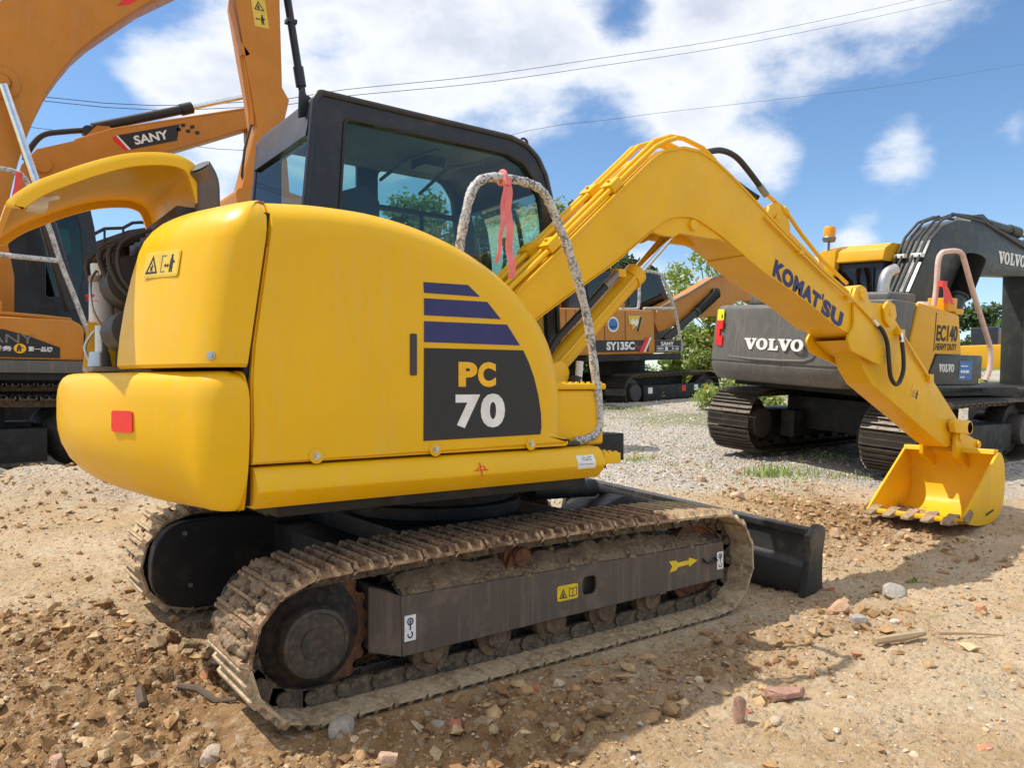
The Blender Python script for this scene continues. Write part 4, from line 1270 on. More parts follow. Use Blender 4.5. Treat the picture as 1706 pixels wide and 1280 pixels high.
# ---- boom
BN, BF = -.47, -.13
top = [(-.10, 1.50), (.241, 1.825), (.627, 2.153), (.962, 2.445), (1.328, 2.755), (1.448, 2.838), (1.634, 2.893), (1.793, 2.900), (1.963, 2.862), (2.13, 2.79), (2.283, 2.715), (2.724, 2.493), (3.276, 2.233), (3.663, 2.08), (3.83, 1.99)]
bot = [(3.783, 1.705), (3.475, 1.795), (3.045, 1.974), (2.545, 2.139), (2.283, 2.245), (2.10, 2.325), (1.963, 2.378), (1.793, 2.430), (1.70, 2.440), (1.599, 2.430), (1.50, 2.405), (1.414, 2.36), (1.328, 2.305), (.99, 2.064), (.653, 1.859), (.386, 1.689), (.06, 1.42), (-.08, 1.38)]
bm_ = MB()
bm_.prism(top + bot, BN, BF)
BM = bm_.build('boom', 'yellow_arm', ROOT, bevel=.004)
for nm, pts_ in (('flange_strip', top[1:-1]), ):
    pass
# bottom and top plates standing proud of the side plates
m = MB()
for seq, d in ((top[1:-1], .006), (bot[1:5], -.006), (bot[12:-1], -.006)):
    rr = [[(x_, BN - .006, z_ - .009), (x_, BN - .006, z_ + d + .004), (x_, BF + .006, z_ + d + .004), (x_, BF + .006, z_ - .009)] for x_, z_ in seq]
    m.loft(rr, True, True)
m.build('flange', 'yellow_arm', BM)
m = MB()
for y0, y1 in ((-.455, -.425), (-.175, -.145)):
    m.prism(rounded([(1.33, 2.30), (1.47, 2.29), (1.56, 2.295), (1.62, 2.325), (1.72, 2.325), (1.86, 2.325), (2.02, 2.33), (2.12, 2.31), (1.98, 2.40), (1.80, 2.45), (1.6, 2.45), (1.42, 2.38)], .02, 2), y0, y1)
m.build('cylinder_lug', 'yellow_arm', BM, bevel=.003)
m = MB(); m.cyl((1.735, -.476, 2.392), (1.735, -.12, 2.392), .036, n=24); m.build('pivot_pin', 'yellow_arm', BM, bevel=.003); m = MB(); m.cyl((4.18, -.500, 1.59), (4.18, -.10, 1.59), .045, n=24); m.build('pivot_pin', 'yellow_arm', BM, bevel=.003)
m = MB()
for y0, y1 in ((-.495, -.472), (-.128, -.105)):
    m = MB(); m.prism(rounded([(3.70, 2.00), (3.70, 1.80), (3.60, 1.70), (3.66, 1.60), (4.10, 1.49), (4.24, 1.50), (4.30, 1.58), (4.26, 1.69), (4.10, 1.83), (3.86, 2.0)], [.03, .1, .05, .04, .05, .05, .05, .05, .08, .05], 4), y0, y1)
    m.build('boom_fork', 'yellow_arm', BM, bevel=.003)
m = MB(); m.prism([(3.70, 1.69), (3.85, 1.61), (4.0, 1.56), (4.02, 1.62), (3.85, 1.70)], -.46, -.14); m.build('end_plate', 'yellow_arm', BM)
# steel pipes along the top, clamps, rubber hoses
for yy, off in ((-.435, .034), (-.385, .050), (-.245, .050), (-.185, .050)):
    p = [(.20, 1.80), (.627, 2.165), (.962, 2.457), (1.328, 2.772), (1.44, 2.872), (1.60, 2.935), (1.735, 2.945), (1.93, 2.918), (2.06, 2.855)]
    if yy < -.43:
        p = [(.20, 1.80), (.627, 2.165), (.962, 2.457), (1.25, 2.705), (1.40, 2.83), (1.50, 2.885), (1.60, 2.925)]
    m = MB(); m.tube([(a, yy, c + off) for a, c in spline([(a, c) if False else (a, 0, c) for a, c in p], 1) for a, c in [(a, c)]] if False else [(a, yy, c + off) for a, c in p], .0165, 10)
    m.build('oil_pipe', 'yellow', BM)
for x_, z_ in ((.52, 2.075), (1.02, 2.500)):
    a = math.atan2(.30, .34)
    for yy in (-.41, -.215):
        m = MB(); M = Matrix.Translation((x_, yy, z_ + .065)) @ Matrix.Rotation(-a, 4, 'Y')
        m.box((-.05, -.052, -.045), (.05, .052, .018), M=M); m.cyl(M @ Vector((0, 0, .018)), M @ Vector((0, 0, .036)), .012, n=6)
        m.build('pipe_clamp', 'yellow', BM, bevel=.006)
m = MB(); m.tube(spline([(1.98, -.36, 2.95), (2.16, -.36, 3.00), (2.33, -.36, 2.985), (2.47, -.37, 2.90), (2.60, -.38, 2.80)], 5), .022, 10); m.tube(spline([(2.02, -.28, 2.92), (2.2, -.28, 2.90), (2.38, -.30, 2.83), (2.52, -.32, 2.77), (2.62, -.34, 2.73)], 5), .022, 10); m.build('rubber_hose', 'rubber', BM)
m = MB(); m.cyl((2.585, -.375, 2.815), (2.66, -.39, 2.745), .025, n=12); m.build('hose_fitting', 'dull_steel', BM)
m = MB(); m.tube([(2.64, -.385, 2.765), (2.85, -.42, 2.655), (3.05, -.44, 2.48), (3.30, -.45, 2.315), (3.66, -.455, 2.155)], .015, 8); m.tube([(2.78, -.40, 2.70), (2.76, -.42, 2.60), (2.70, -.45, 2.56)], .014, 8); m.cyl((2.83, -.41, 2.665), (2.87, -.42, 2.635), .027, n=10); m.build('oil_pipe', 'yellow', BM)
m = MB(); m.tube([(2.50, -.487, 2.545), (2.90, -.487, 2.352), (3.3, -.487, 2.168), (3.72, -.505, 1.99), (3.98, -.51, 1.855)], .010, 8)
for x_, z_ in ((2.95, 2.332), (3.74, 1.985), (3.62, 2.035)):
    m.box((x_ - .03, -.502, z_ - .016), (x_ + .03, -.470, z_ + .016))
m.build('oil_pipe', 'yellow', BM)
# maker's name along the side
kx = Vector((.9340, 0, -.3573)).normalized(); ky = Vector((.36, 0, .933))
m = MB(); m.v = []
on_plane(m, text('KOMAT', .058, 1.12), (2.612, BN - .001, 2.128), kx, ky, .645, .136, off=.0008, thick=.0015, shear=-.03)
on_plane(m, text('SU', .058, 1.12), Vector((2.612, BN - .001, 2.128)) + kx * .685, kx, ky, .31, .136, off=.0008, thick=.0015, shear=-.03)
on_plane(m, RECT, Vector((2.612, BN - .001, 2.128)) + kx * .655 + ky * .108, kx, ky, .020, .050, off=.0008, thick=.0015)
m.build('maker_lettering', 'blue_print', BM, smooth=False)

# boom cylinder under the boom
m = MB(); m.cyl((.42, -.30, 1.215), (1.345, -.30, 2.040), .068, n=24); m.cyl((1.30, -.30, 2.0), (1.36, -.30, 2.053), .078, n=24); m.box((.34, -.36, 1.12), (.46, -.24, 1.26))
m.tube([(.62, -.385, 1.44), (1.27, -.385, 2.02)], .013, 8)
BC = m.build('boom_cylinder', 'yellow', ROOT, bevel=.0)
m = MB(); m.cyl((1.34, -.30, 2.035), (1.73, -.30, 2.385), .040, n=20); m.build('cylinder_rod', 'chrome', BC)
m = MB(); m.tube([(1.16, -.35, 2.03), (1.02, -.36, 1.93), (.62, -.36, 1.58), (.48, -.38, 1.40), (.36, -.40, 1.2)], .024, 8); m.build('rubber_hose', 'rubber', BC)
m = MB(); m.cyl((1.02, -.36, 1.93), (1.13, -.355, 2.02), .027, n=12); m.build('hose_fitting', 'dull_steel', BC)
m = MB(); m.box((1.12, -.385, 2.0), (1.19, -.31, 2.055)); m.build('hose_clamp', 'yellow', BC, bevel=.012)
m = MB(); m.prism(rounded([(.22, 1.02), (.40, 1.02), (.50, 1.16), (.60, 1.30), (.62, 1.40), (.56, 1.46), (.46, 1.42), (.30, 1.28), (.18, 1.18)], .06, 4), -.50, -.38); m.build('hose_guard', 'yellow', ROOT, bevel=.02, seg=3)
for y0, y1 in ((-.56, -.50), (-.10, -.065)):
    m = MB(); m.prism([(-.2, 1.0), (.3, 1.0), (.3, 1.25), (.05, 1.5), (-.15, 1.5)], y0, y1); m.build('boom_bracket', 'yellow', ROOT, bevel=.02, seg=3)
m = MB(); m.cyl((.66, -.52, 1.36), (.67, -.52, 1.45), .022, n=12); m.build('hose_cap', 'filter_white', BC)
m = MB(); m.tube([(.64, -.52, 1.36), (.60, -.53, 1.22), (.58, -.53, 1.02)], .03, 8); m.build('rubber_hose', 'rubber', BC)

# arm cylinder on the back of the boom
m = MB(); m.cyl((2.78, -.30, 2.60), (3.42, -.30, 2.285), .062, n=20); m.cyl((3.38, -.30, 2.305), (3.46, -.30, 2.265), .072, n=20); m.prism(rounded([(2.60, 2.55), (2.90, 2.40), (2.92, 2.53), (2.86, 2.66), (2.74, 2.70), (2.66, 2.66)], .04, 3), -.42, -.38); m.prism(rounded([(2.60, 2.55), (2.90, 2.40), (2.92, 2.53), (2.86, 2.66), (2.74, 2.70), (2.66, 2.66)], .04, 3), -.22, -.18)
AC = m.build('arm_cylinder', 'yellow', ROOT, bevel=.0)
m = MB(); m.cyl((3.45, -.30, 2.27), (3.88, -.30, 2.085), .036, n=16); m.build('cylinder_rod', 'chrome', AC)

# arm
ap = rounded([(3.76, 2.02), (3.80, 2.13), (3.90, 2.165), (3.99, 2.15), (4.05, 2.09), (4.10, 2.03), (4.33, 2.035), (4.44, 1.985), (4.50, 1.925), (4.62, 1.83), (5.20, 1.395), (5.74, .985), (5.79, .90), (5.76, .80), (5.66, .725), (5.52, .715), (5.36, .77), (4.72, 1.06), (4.12, 1.33), (3.98, 1.46), (3.84, 1.75)], .025, 3)
m = MB(); m.prism(ap, -.415, -.185)
AR = m.build('arm', 'yellow_arm', ROOT, bevel=.004)
m = MB()
for y0, y1 in ((-.445, -.417), (-.183, -.155)):
    m.prism(rounded([(3.78, 2.05), (3.82, 2.135), (3.90, 2.165), (3.985, 2.14), (4.02, 2.06), (4.10, 1.96), (4.12, 1.55), (4.05, 1.50), (3.95, 1.75)], .04, 3), y0, y1)
    m.prism(rounded([(4.28, 2.0), (4.36, 2.06), (4.47, 2.03), (4.50, 1.93), (4.40, 1.82), (4.30, 1.88)], .03, 3), y0, y1)
m.build('pin_plate', 'yellow_arm', AR, bevel=.003)
m = MB(); m.cyl((3.905, -.462, 2.083), (3.905, -.14, 2.083), .045, n=22); m.build('pivot_pin', 'yellow_arm', AR, bevel=.003); m = MB(); m.cyl((4.395, -.452, 1.955), (4.395, -.15, 1.955), .032, n=18); m.build('pivot_pin', 'yellow_arm', AR, bevel=.003)
m = MB(); m.tube(spline([(4.02, -.505, 1.835), (4.10, -.52, 1.785), (4.175, -.525, 1.68), (4.195, -.53, 1.52), (4.225, -.53, 1.39), (4.30, -.53, 1.325), (4.375, -.53, 1.345), (4.44, -.53, 1.44), (4.465, -.52, 1.56), (4.50, -.49, 1.68), (4.525, -.47, 1.74)], 5), .0185, 10); m.build('rubber_hose', 'rubber', AR)
m = MB(); m.cyl((3.97, -.505, 1.87), (4.04, -.51, 1.825), .020, n=10); m.cyl((4.505, -.487, 1.69), (4.545, -.46, 1.775), .021, n=10); m.build('hose_fitting', 'chrome', AR)
m = MB(); m.box((4.50, -.47, 1.765), (4.60, -.41, 1.815)); m.tube([(4.55, -.44, 1.79), (4.57, -.40, 1.86), (4.58, -.33, 1.90)], .018, 8); m.build('pipe_elbow', 'yellow', AR, bevel=.008)
m = MB(); m.tube([(4.60, -.44, 1.78), (4.90, -.43, 1.555), (5.14, -.43, 1.375)], .012, 8); m.box((5.10, -.45, 1.35), (5.18, -.41, 1.42)); m.build('oil_pipe', 'yellow', AR)
sticker(AR, 'caution_label', [(RECT, 'orange_print', 0, 0, .15, .13, 0), (TRI, 'black_print', .012, .02, .055, .07, 1), (PERSON, 'black_print', .085, .02, .05, .085, 1)], (4.80, -.4155, 1.205), (.94, 0, -.34), (.34, 0, .94))
m = MB(); m.cyl((4.40, -.30, 1.96), (4.50, -.30, 1.92), .05); m.cyl((4.46, -.30, 1.955), (5.17, -.30, 1.42), .058, n=22); m.cyl((5.12, -.30, 1.46), (5.19, -.30, 1.405), .068, n=22)
BCY = m.build('bucket_cylinder', 'yellow', ROOT)
m = MB(); m.cyl((5.17, -.30, 1.42), (5.83, -.30, .93), .033, n=18); m.build('cylinder_rod', 'chrome', BCY)

# bucket link and bucket
m = MB(); m.cyl((5.83, -.50, .895), (5.83, -.10, .895), .065, n=22)
for y0, y1 in ((-.50, -.44), (-.16, -.10)):
    m.prism(rounded([(5.48, .95), (5.55, .99), (5.85, .965), (5.90, .89), (5.84, .83), (5.52, .86)], .04, 4), y0, y1)
m.prism(rounded([(5.78, .97), (5.90, .95), (6.08, .80), (6.12, .70), (6.06, .64), (5.98, .70), (5.80, .83)], .04, 4), -.36, -.24)
m.build('bucket_link', 'yellow', ROOT, bevel=.008, seg=2)
bp = [(4.95, .105), (5.12, .055), (5.33, .022), (5.53, .02), (5.70, .055), (5.82, .15), (5.875, .30), (5.885, .48), (5.86, .60), (5.79, .672)]
bp = [(p[0], p[2]) for p in spline([(a, 0, b) for a, b in bp], 3)]
bn = inward(bp)
if bn[len(bn) // 2][0] > 0:
    bn = [(-a, -b) for a, b in bn]
Y0, Y1 = -.765, .085
m = MB(); rr = [[(p[0], Y0, p[1]), (p[0], Y1, p[1]), (p[0] + n[0] * .022, Y1, p[1] + n[1] * .022), (p[0] + n[0] * .022, Y0, p[1] + n[1] * .022)] for p, n in zip(bp, bn)]
m.loft(rr)
BK = m.build('bucket', 'yellow_worn', ROOT)
for y0, y1 in ((Y0 - .022, Y0 + .002), (Y1 - .002, Y1 + .022)):
    m = MB(); m.prism([(4.98, .10)] + bp[2:] + [(5.73, .672), (5.30, .345)], y0, y1); m.build('side_plate', 'yellow_worn', BK, bevel=.003)
    m = MB(); m.prism([(4.99, .09), (5.07, .068), (5.17, .15), (5.13, .19), (4.98, .13)], *( (y0 - .018, y0) if y0 < -.5 else (y1, y1 + .018))); m.build('side_cutter', 'teeth_mud', BK, bevel=.003)
m = MB(); m.prism([(5.10, .052), (4.93, .082), (4.93, .112), (5.10, .085)], Y0 + .02, Y1 - .02); m.build('cutting_edge', 'yellow_worn', BK, bevel=.003)
m = MB(); m.prism([(5.68, .66), (5.78, .655), (5.80, .70), (5.70, .705)], Y0, Y1); m.build('lip', 'yellow_worn', BK, bevel=.003)
for k in range(5):
    yy = Y0 + .07 + k * (Y1 - Y0 - .14) / 4
    m = MB()
    m.add([(5.04, yy - .055, .060), (5.04, yy + .055, .060), (5.04, yy + .050, .150), (5.04, yy - .050, .150), (4.84, yy - .040, .066), (4.84, yy + .040, .066), (4.84, yy + .038, .088), (4.84, yy - .038, .088)], [(0, 1, 2, 3), (4, 7, 6, 5), (0, 4, 5, 1), (1, 5, 6, 2), (2, 6, 7, 3), (3, 7, 4, 0)])
    m.build('tooth', 'teeth_mud', BK, bevel=.008)
for y0, y1 in ((-.475, -.440), (-.160, -.125)):
    m = MB(); m.prism(rounded([(5.58, .62), (5.86, .50), (6.02, .62), (6.12, .68), (6.10, .76), (5.98, .78), (5.82, .83), (5.70, .90), (5.62, .88), (5.58, .78)], .035, 3), y0, y1)
    m.build('bucket_ear', 'yellow', BK, bevel=.003)
for c_, r_ in (((5.66, .815), .04), ((6.05, .72), .035)):
    m = MB(); m.cyl((c_[0], -.495, c_[1]), (c_[0], -.105, c_[1]), r_, n=20); m.build('pivot_pin', 'yellow', BK)
m = MB(); m.prism([(5.45, .10), (5.60, .13), (5.62, .15), (5.46, .12)], Y0 - .03, Y0 - .02); m.build('weld_mark', 'engine_dark', BK)

rs = np.random.RandomState(12); md = MB(); bv, bf = ico(2); TR = resample(TP, 400)
for k in range(230):
    near_top = k < 170
    cand = [q for q in TR if (q.x < -1.12 and .36 < q.z < .60)] if near_top else [q for q in TR if q.z > .55 and -1.1 < q.x < .7]
    q = cand[rs.randint(len(cand))]; yy = (-1.13 + .40 * rs.rand()) if near_top else (-1.13 + .42 * rs.rand()); s_ = (.012 + .026 * rs.rand() ** 2) if near_top else (.007 + .012 * rs.rand())
    if near_top and yy < -1.02 and rs.rand() < .6:
        continue
    cc = Vector((q.x + (.022 if near_top else 0), yy, q.z - .020)); P_ = bv * (1 + .5 * (vnoise(bv[:, 0] * 2.5 + k, bv[:, 1] * 2.5 + bv[:, 2] * 2.5, k)[:, None] - .5)) * s_ * (1, 1.5, .9)
    md.add([tuple(Vector(v_) + cc) for v_ in P_], [tuple(f_) for f_ in bf])
D = md.build('caked_mud', 'mud', ROOT); D['kind'] = 'stuff'

# ---- ribbon tied to the rail
RB = MB()


def strip(mb, pts, w, mi=0, wdir=(1, 0, 0)):
    wd = Vector(wdir).normalized() * w / 2; n = len(pts)
    ring = [[tuple(Vector(p) - wd), tuple(Vector(p) + wd), tuple(Vector(p) + wd + Vector((0, .0015, 0))), tuple(Vector(p) - wd + Vector((0, .0015, 0)))] for p in pts]
    mb.loft(ring)


strip(RB, spline([(-.240, -1.03, 2.255), (-.248, -1.04, 2.21), (-.257, -1.030, 2.14), (-.266, -1.045, 2.06), (-.279, -1.040, 1.98), (-.292, -1.055, 1.92), (-.307, -1.05, 1.865)], 5), .032, wdir=(1, .3, 0))
strip(RB, spline([(-.232, -1.03, 2.255), (-.229, -1.042, 2.20), (-.231, -1.034, 2.12), (-.228, -1.048, 2.03), (-.230, -1.042, 1.94), (-.225, -1.06, 1.87), (-.222, -1.055, 1.80)], 5), .034, wdir=(1, -.35, 0))
RB.tube([(-.238 + .028 * 0, -1.0 + .030 * math.cos(a), 2.273 + .030 * math.sin(a)) for a in [2 * math.pi * k / 14 for k in range(15)]], .010, 6)
RB.box((-.252, -1.045, 2.232), (-.218, -1.024, 2.268))
o = RB.build('ribbon', 'ribbon_pink', None)
tag(o, 'pink ribbon knotted on the wrapped grab rail of the yellow excavator', 'ribbon')
strip_used()

# ================================================================== machines parked behind
class XB(MB):
    """an MB whose shapes are turned with the upper body of its machine when built"""
    def __init__(s, M=None):
        super().__init__(); s.M = M

    def build(s, *a, **k):
        if s.M is not None:
            s.v = [tuple(s.M @ Vector(p)) for p in s.v]
        return super().build(*a, **k)


def volvo_letters():
    V = [(0, 1), (.56, 1), (.56, .86), (.46, .86), (.64, .40), (.80, .86), (.68, .86), (.68, 1), (1.08, 1), (1.08, .86), (.99, .86), (.67, 0), (.47, 0), (.10, .86), (0, .86)]
    L = [(0, 1), (.52, 1), (.52, .86), (.40, .86), (.40, .15), (.60, .15), (.68, .40), (.82, .40), (.80, 0), (0, 0), (0, .14), (.11, .14), (.11, .86), (0, .86)]

    def O(x):
        o = [(x + .49 + .49 * math.cos(2 * math.pi * k / 28), .5 + .51 * math.sin(2 * math.pi * k / 28)) for k in range(28)]
        i = [(x + .49 + .20 * math.cos(2 * math.pi * k / 20), .5 + .35 * math.sin(2 * math.pi * k / 20)) for k in range(20)]
        return [o, i]
    sh = lambda P, d: [(a + d, b) for a, b in P]
    return plate([sh(V, 0)] + O(1.06) + [sh(L, 2.12)] + [sh(V, 2.90)] + O(3.96), .01)


VLET = volvo_letters()
shoe_v = make_shoe(.64, .172, .030, 'steel_track')
shoe_s = make_shoe(.62, .172, .030, 'steel_track')


def far_tracks(root, yc, shoe, xr=-1.45, xf=1.50, r=.42, top=.86, n=44, w=.3):
    p = track_path(xr, xf, r, top, -.012)
    for y in yc:
        add_track(root, p, y, n, shoe, 'chain', .07, .08, .030, rng=.01)
        fr = MB(); fr.prism([(xr + .3, .20), (xf - .3, .20), (xf - .3, .52), (xr + .3, .58)], y - .24, y + .24)
        fr.build('track_frame', 'dark_body', root, bevel=.01)
        for x, nm in ((xr, 'sprocket'), (xf, 'idler_wheel')):
            m = MB(); m.lathe([(.0, -.12), (.33, -.12), (.35, 0), (.33, .12), (.0, .12)], 28, (x, y, r)); m.lathe([(.0, -.30), (.19, -.30), (.21, -.27), (.21, .27), (.19, .30), (.0, .30)], 24, (x, y, r))
            m.build(nm, 'hub_dark', root)
        for k in range(6):
            m = MB(); x = xr + .5 + k * (xf - xr - 1.0) / 5; m.lathe([(.0, -.2), (.09, -.2), (.10, 0), (.09, .2), (.0, .2)], 14, (x, y, .19)); m.build('bottom_roller', 'hub_dark', root)


# ---- grey and yellow machine on the right
RV = thing('excavator', 'grey excavator with yellow cab roof and side panel and a pink wrapped rail', 'excavator', (8.48, 2.12, .34), (rad(4.5), rad(-1), rad(2)), 1.05, EXG)
UM = Matrix.Rotation(rad(-8), 4, 'Z')
far_tracks(RV, (.90, -1.22), shoe_v)
m = MB(); m.box((-.9, -.9, .35), (.9, .6, .78)); m.box((-1.2, -.75, .25), (1.2, -.55, .6)); m.box((-1.2, .3, .25), (1.2, .5, .6)); m.lathe([(.0, .78), (.6, .78), (.6, .95), (.0, .95)], 32, (0, -.15, 0), 'z')
m.build('car_body', 'dark_body', RV, bevel=.01)
m = XB(UM); m.box((-1.5, -1.2, .90), (1.6, .95, 1.0)); m.build('deck_frame', 'dark_body', RV)
# counterweight
half = [(-1.2, 1.10), (-1.55, 1.10), (-1.84, 1.07), (-1.96, .98), (-2.03, .76), (-2.08, .42), (-2.10, 0)]
pl = [(p[0], p[1]) for p in spline([(a, b, 0) for a, b in half] + [(a, -b, 0) for a, b in half[-2::-1]], 4)]
nn = inward(pl)
if nn[len(nn) // 2][0] < 0:
    nn = [(-a, -b) for a, b in nn]
m = XB(UM); rr = []
for z, ins in ((.98, .16), (1.0, .10), (1.06, .05), (1.14, .01), (1.20, .0), (1.205, .012), (1.235, .012), (1.24, .0), (1.5, .01), (1.75, .03), (1.90, .05), (1.945, .075), (1.965, .12), (1.97, .2)):
    rr.append([(min(p[0] + n[0] * ins, -1.2), p[1] - .03 + n[1] * ins, z) for p, n in zip(pl, nn)])
m.loft(rr)
CWV = m.build('counterweight', 'volvo_grey', RV, wn=True)
BY, BZ = (0, -1, 0), (.03, 0, 1)
m = XB(UM); on_plane(m, VLET, (-2.088, .27, 1.395), BY, BZ, .90, .145, off=0, thick=.014); m.build('maker_lettering', 'white_print', CWV, smooth=False)
m = XB(UM); m.tube([(-1.99, .62, 1.60), (-2.035, .60, 1.32), (-2.055, .50, 1.285), (-2.10, .1, 1.275), (-2.095, -.3, 1.275), (-2.06, -.62, 1.285), (-2.04, -.72, 1.32), (-1.99, -.86, 1.52)], .018, 8); m.build('moulding', 'volvo_grey', CWV)
for y0, d in ((.855, -1), (-1.02, 1)):
    m = XB(UM); P_ = plate([[(0, 0), (.16, -.02), (.16, .12), (.09, .12), (.09, .22), (.16, .22), (.16, .34), (0, .34)]], .01)
    on_plane(m, P_, (-1.980, y0, 1.42), (-.35, d * -1 if d > 0 else -1, 0) if False else ((-.30, -1, 0) if d < 0 else (-.30, 1, 0)), EZ, .16, .34, off=.0, thick=.022); m.build('tail_lamp', 'red_print', CWV)
m = XB(UM); on_plane(m, RR, (-1.962, .88, 1.76), (-.30, -1, 0), EZ, .17, .15, off=.004, thick=.004); on_plane(m, PERSON, (-1.962 - .033, .88 - .11, 1.785), (-.30, -1, 0), EZ, .03, .06, mi=1, off=.010, thick=.002); m.build('warning_label', ['lime_print', 'black_print'], CWV, smooth=False)
# upper body, right side
m = XB(UM); m.prism([(-1.25, 1.0), (-.55, 1.0), (-.90, 1.50), (-.78, 2.03), (-1.25, 2.05)], -1.17, .95); m.prism([(-1.25, 1.0), (1.4, 1.0), (1.4, 1.3), (.1, 1.9), (-1.25, 2.0)], .2, .95)
m.build('engine_hood', 'volvo_grey', RV, bevel=.03, seg=3)
m = XB(UM); m.prism([(-.895, 1.50), (-.765, 2.03), (-.40, 1.99), (.10, 1.91), (.22, 1.42), (-.35, 1.42), (-.53, 1.06)], -1.185, -.3); PV = m.build('side_panel', 'volvo_yellow', RV, bevel=.02, seg=3)
m = XB(UM); m.box((-.40, -1.190, 1.46), (-.39, -1.184, 1.93)); m.build('panel_gap', 'engine_dark', PV)
m = XB(UM); on_plane(m, text('EC140', .03), (-.36, -1.186, 1.58), EX, EZ, .45, .20, off=0, thick=.003); on_plane(m, text('HEAVY DUTY', .02), (-.36, -1.186, 1.47), EX, EZ, .45, .085, off=0, thick=.003); m.build('model_lettering', 'black_print', PV, smooth=False)
m = XB(UM); m.prism([(-.52, 1.04), (-.32, 1.415), (.70, 1.415), (.72, 1.04)], -1.19, -.4); TV = m.build('tool_box', 'volvo_dark', RV, bevel=.02)
m = XB(UM); m.box((-.56, -1.2, .93), (.76, -.4, 1.035)); m.build('deck_skirt', 'volvo_dark', RV, bevel=.01)
m = XB(UM); on_plane(m, VLET, (-.27, -1.191, 1.20), EX, EZ, .33, .10, off=0, thick=.004); m.build('maker_lettering', 'white_print', TV, smooth=False)
m = XB(UM); on_plane(m, RECT, (.18, -1.191, 1.10), EX, EZ, .29, .24, off=0, thick=.003)
for k, (a, b, w_) in enumerate(((.21, 1.27, .16), (.21, 1.19, .05), (.27, 1.19, .05), (.33, 1.19, .07), (.21, 1.13, .10))):
    on_plane(m, RECT, (a, -1.195, b), EX, EZ, w_, .035 if k in (1, 2, 3) else .015, mi=1, off=0, thick=.001)
m.build('blue_sticker', ['blue_card', 'white_print'], TV, smooth=False)
m = XB(UM); on_plane(m, RECT, (.64, -1.191, 1.06), EX, EZ, .05, .06, off=0, thick=.003); m.build('yellow_sticker', 'lime_print', TV, smooth=False)
for a, b in (((-1.9, -.20, 1.96), (-1.35, .42, 2.13)), ((-1.0, -.95, 2.0), (-.45, -.1, 2.16))):
    m = XB(UM); m.box(a, b); m.build('hood_box', 'volvo_grey', RV, bevel=.05, seg=3)
m = XB(UM); pts = spline([(-.38, -.45, 2.0), (-.38, -.45, 2.28), (-.33, -.46, 2.44), (-.22, -.50, 2.50)], 5); m.tube(pts, .075, 16, caps=False); m.tube(pts[:-1], .070, 16, mi=1); m.build('exhaust_pipe', ['volvo_light', 'rubber'] if False else ['zinc', 'rubber'], RV)
# cab
m = XB(UM)
cabp = rounded([(.52, 1.0), (.48, 2.72), (1.7, 2.80), (1.95, 2.5), (2.05, 1.5), (2.05, 1.0)], [0, .05, .1, .1, 0, 0], 3)
m.prism(cabp, .16, 1.02); CBV = m.build('cab', 'cab_black', RV, bevel=.03)
m = XB(UM); m.box((.46, .28, 2.05), (.478, .92, 2.62)); m.build('rear_window', 'dark_glass', CBV, bevel=.004)
m = XB(UM); m.box((.7, .13, 1.8), (1.8, .158, 2.6)); m.build('side_window', 'dark_glass', CBV)
m = XB(UM); m.prism(rounded([(.40, 2.70), (.44, 2.88), (.60, 2.97), (1.5, 2.96), (1.95, 2.83), (1.98, 2.74)], [.03, .06, .08, .1, .05, .02], 3), .12, 1.10); m.build('cab_roof', 'volvo_yellow', CBV, bevel=.04, seg=3)
m = XB(UM); m.prism([(.38, 2.50), (.38, 2.90), (.60, 2.96), (.60, 2.50)], .88, 1.16); m.build('roof_corner', 'volvo_yellow', CBV, bevel=.03)
m = XB(UM); m.cyl((.40, 1.02, 2.60), (.40, 1.02, 3.02), .018); m.lathe([(.0, 3.02), (.085, 3.03), (.10, 3.09), (.085, 3.11), (.0, 3.11)], 18, (.40, 1.02, 0), 'z'); m.lathe([(.085, 3.11), (.088, 3.22), (.07, 3.26), (.0, 3.27)], 18, (.40, 1.02, 0), 'z', mi=1); m.build('beacon', ['dull_steel', 'beacon'], CBV)
# boom, pipes, cylinders, arm
bt = rounded([(.32, 1.95), (.42, 2.25), (.85, 3.0), (1.12, 3.22), (1.45, 3.33), (2.1, 3.35), (2.5, 3.30), (3.72, 3.12), (3.86, 2.95), (3.84, 2.72), (3.5, 2.66), (2.3, 2.60), (1.85, 2.58), (1.62, 2.42), (1.42, 2.05), (1.3, 1.9)], [0, .1, .1, .1, .1, .1, .1, .08, .08, .08, .1, .3, .2, .2, .1, 0], 4)
m = XB(UM); m.prism(bt, -.32, .10); BV = m.build('boom', 'volvo_dark', RV, bevel=.012)
for yy in (-.28, -.18, -.02, .06):
    m = XB(UM); m.tube([(.20, yy, 2.0), (.36, yy, 2.3), (.80, yy, 3.05), (1.08, yy, 3.29), (1.45, yy, 3.41)] + ([(2.0, yy, 3.43), (2.4, yy, 3.38)] if yy > 0 or yy < -.25 else []), .020, 8); m.build('oil_pipe', 'volvo_dark', BV)
for yy in (-.23, .02):
    m = XB(UM); m.box((.62, yy - .08, 2.74), (.70, yy + .08, 2.80)); m.build('pipe_clamp', 'white_print', BV, bevel=.01)
m = XB(UM); m.tube([(1.3, -.30, 3.40), (2.1, -.33, 3.36), (2.6, -.335, 3.24), (3.4, -.335, 3.06), (3.9, -.335, 3.04)], .022, 8); m.build('oil_pipe', 'volvo_dark', BV)
m = XB(UM); on_plane(m, VLET, (2.55, -.322, 2.80), (1, 0, -.02), EZ, .78, .185, off=0, thick=.004); m.build('maker_lettering', 'white_print', BV, smooth=False)
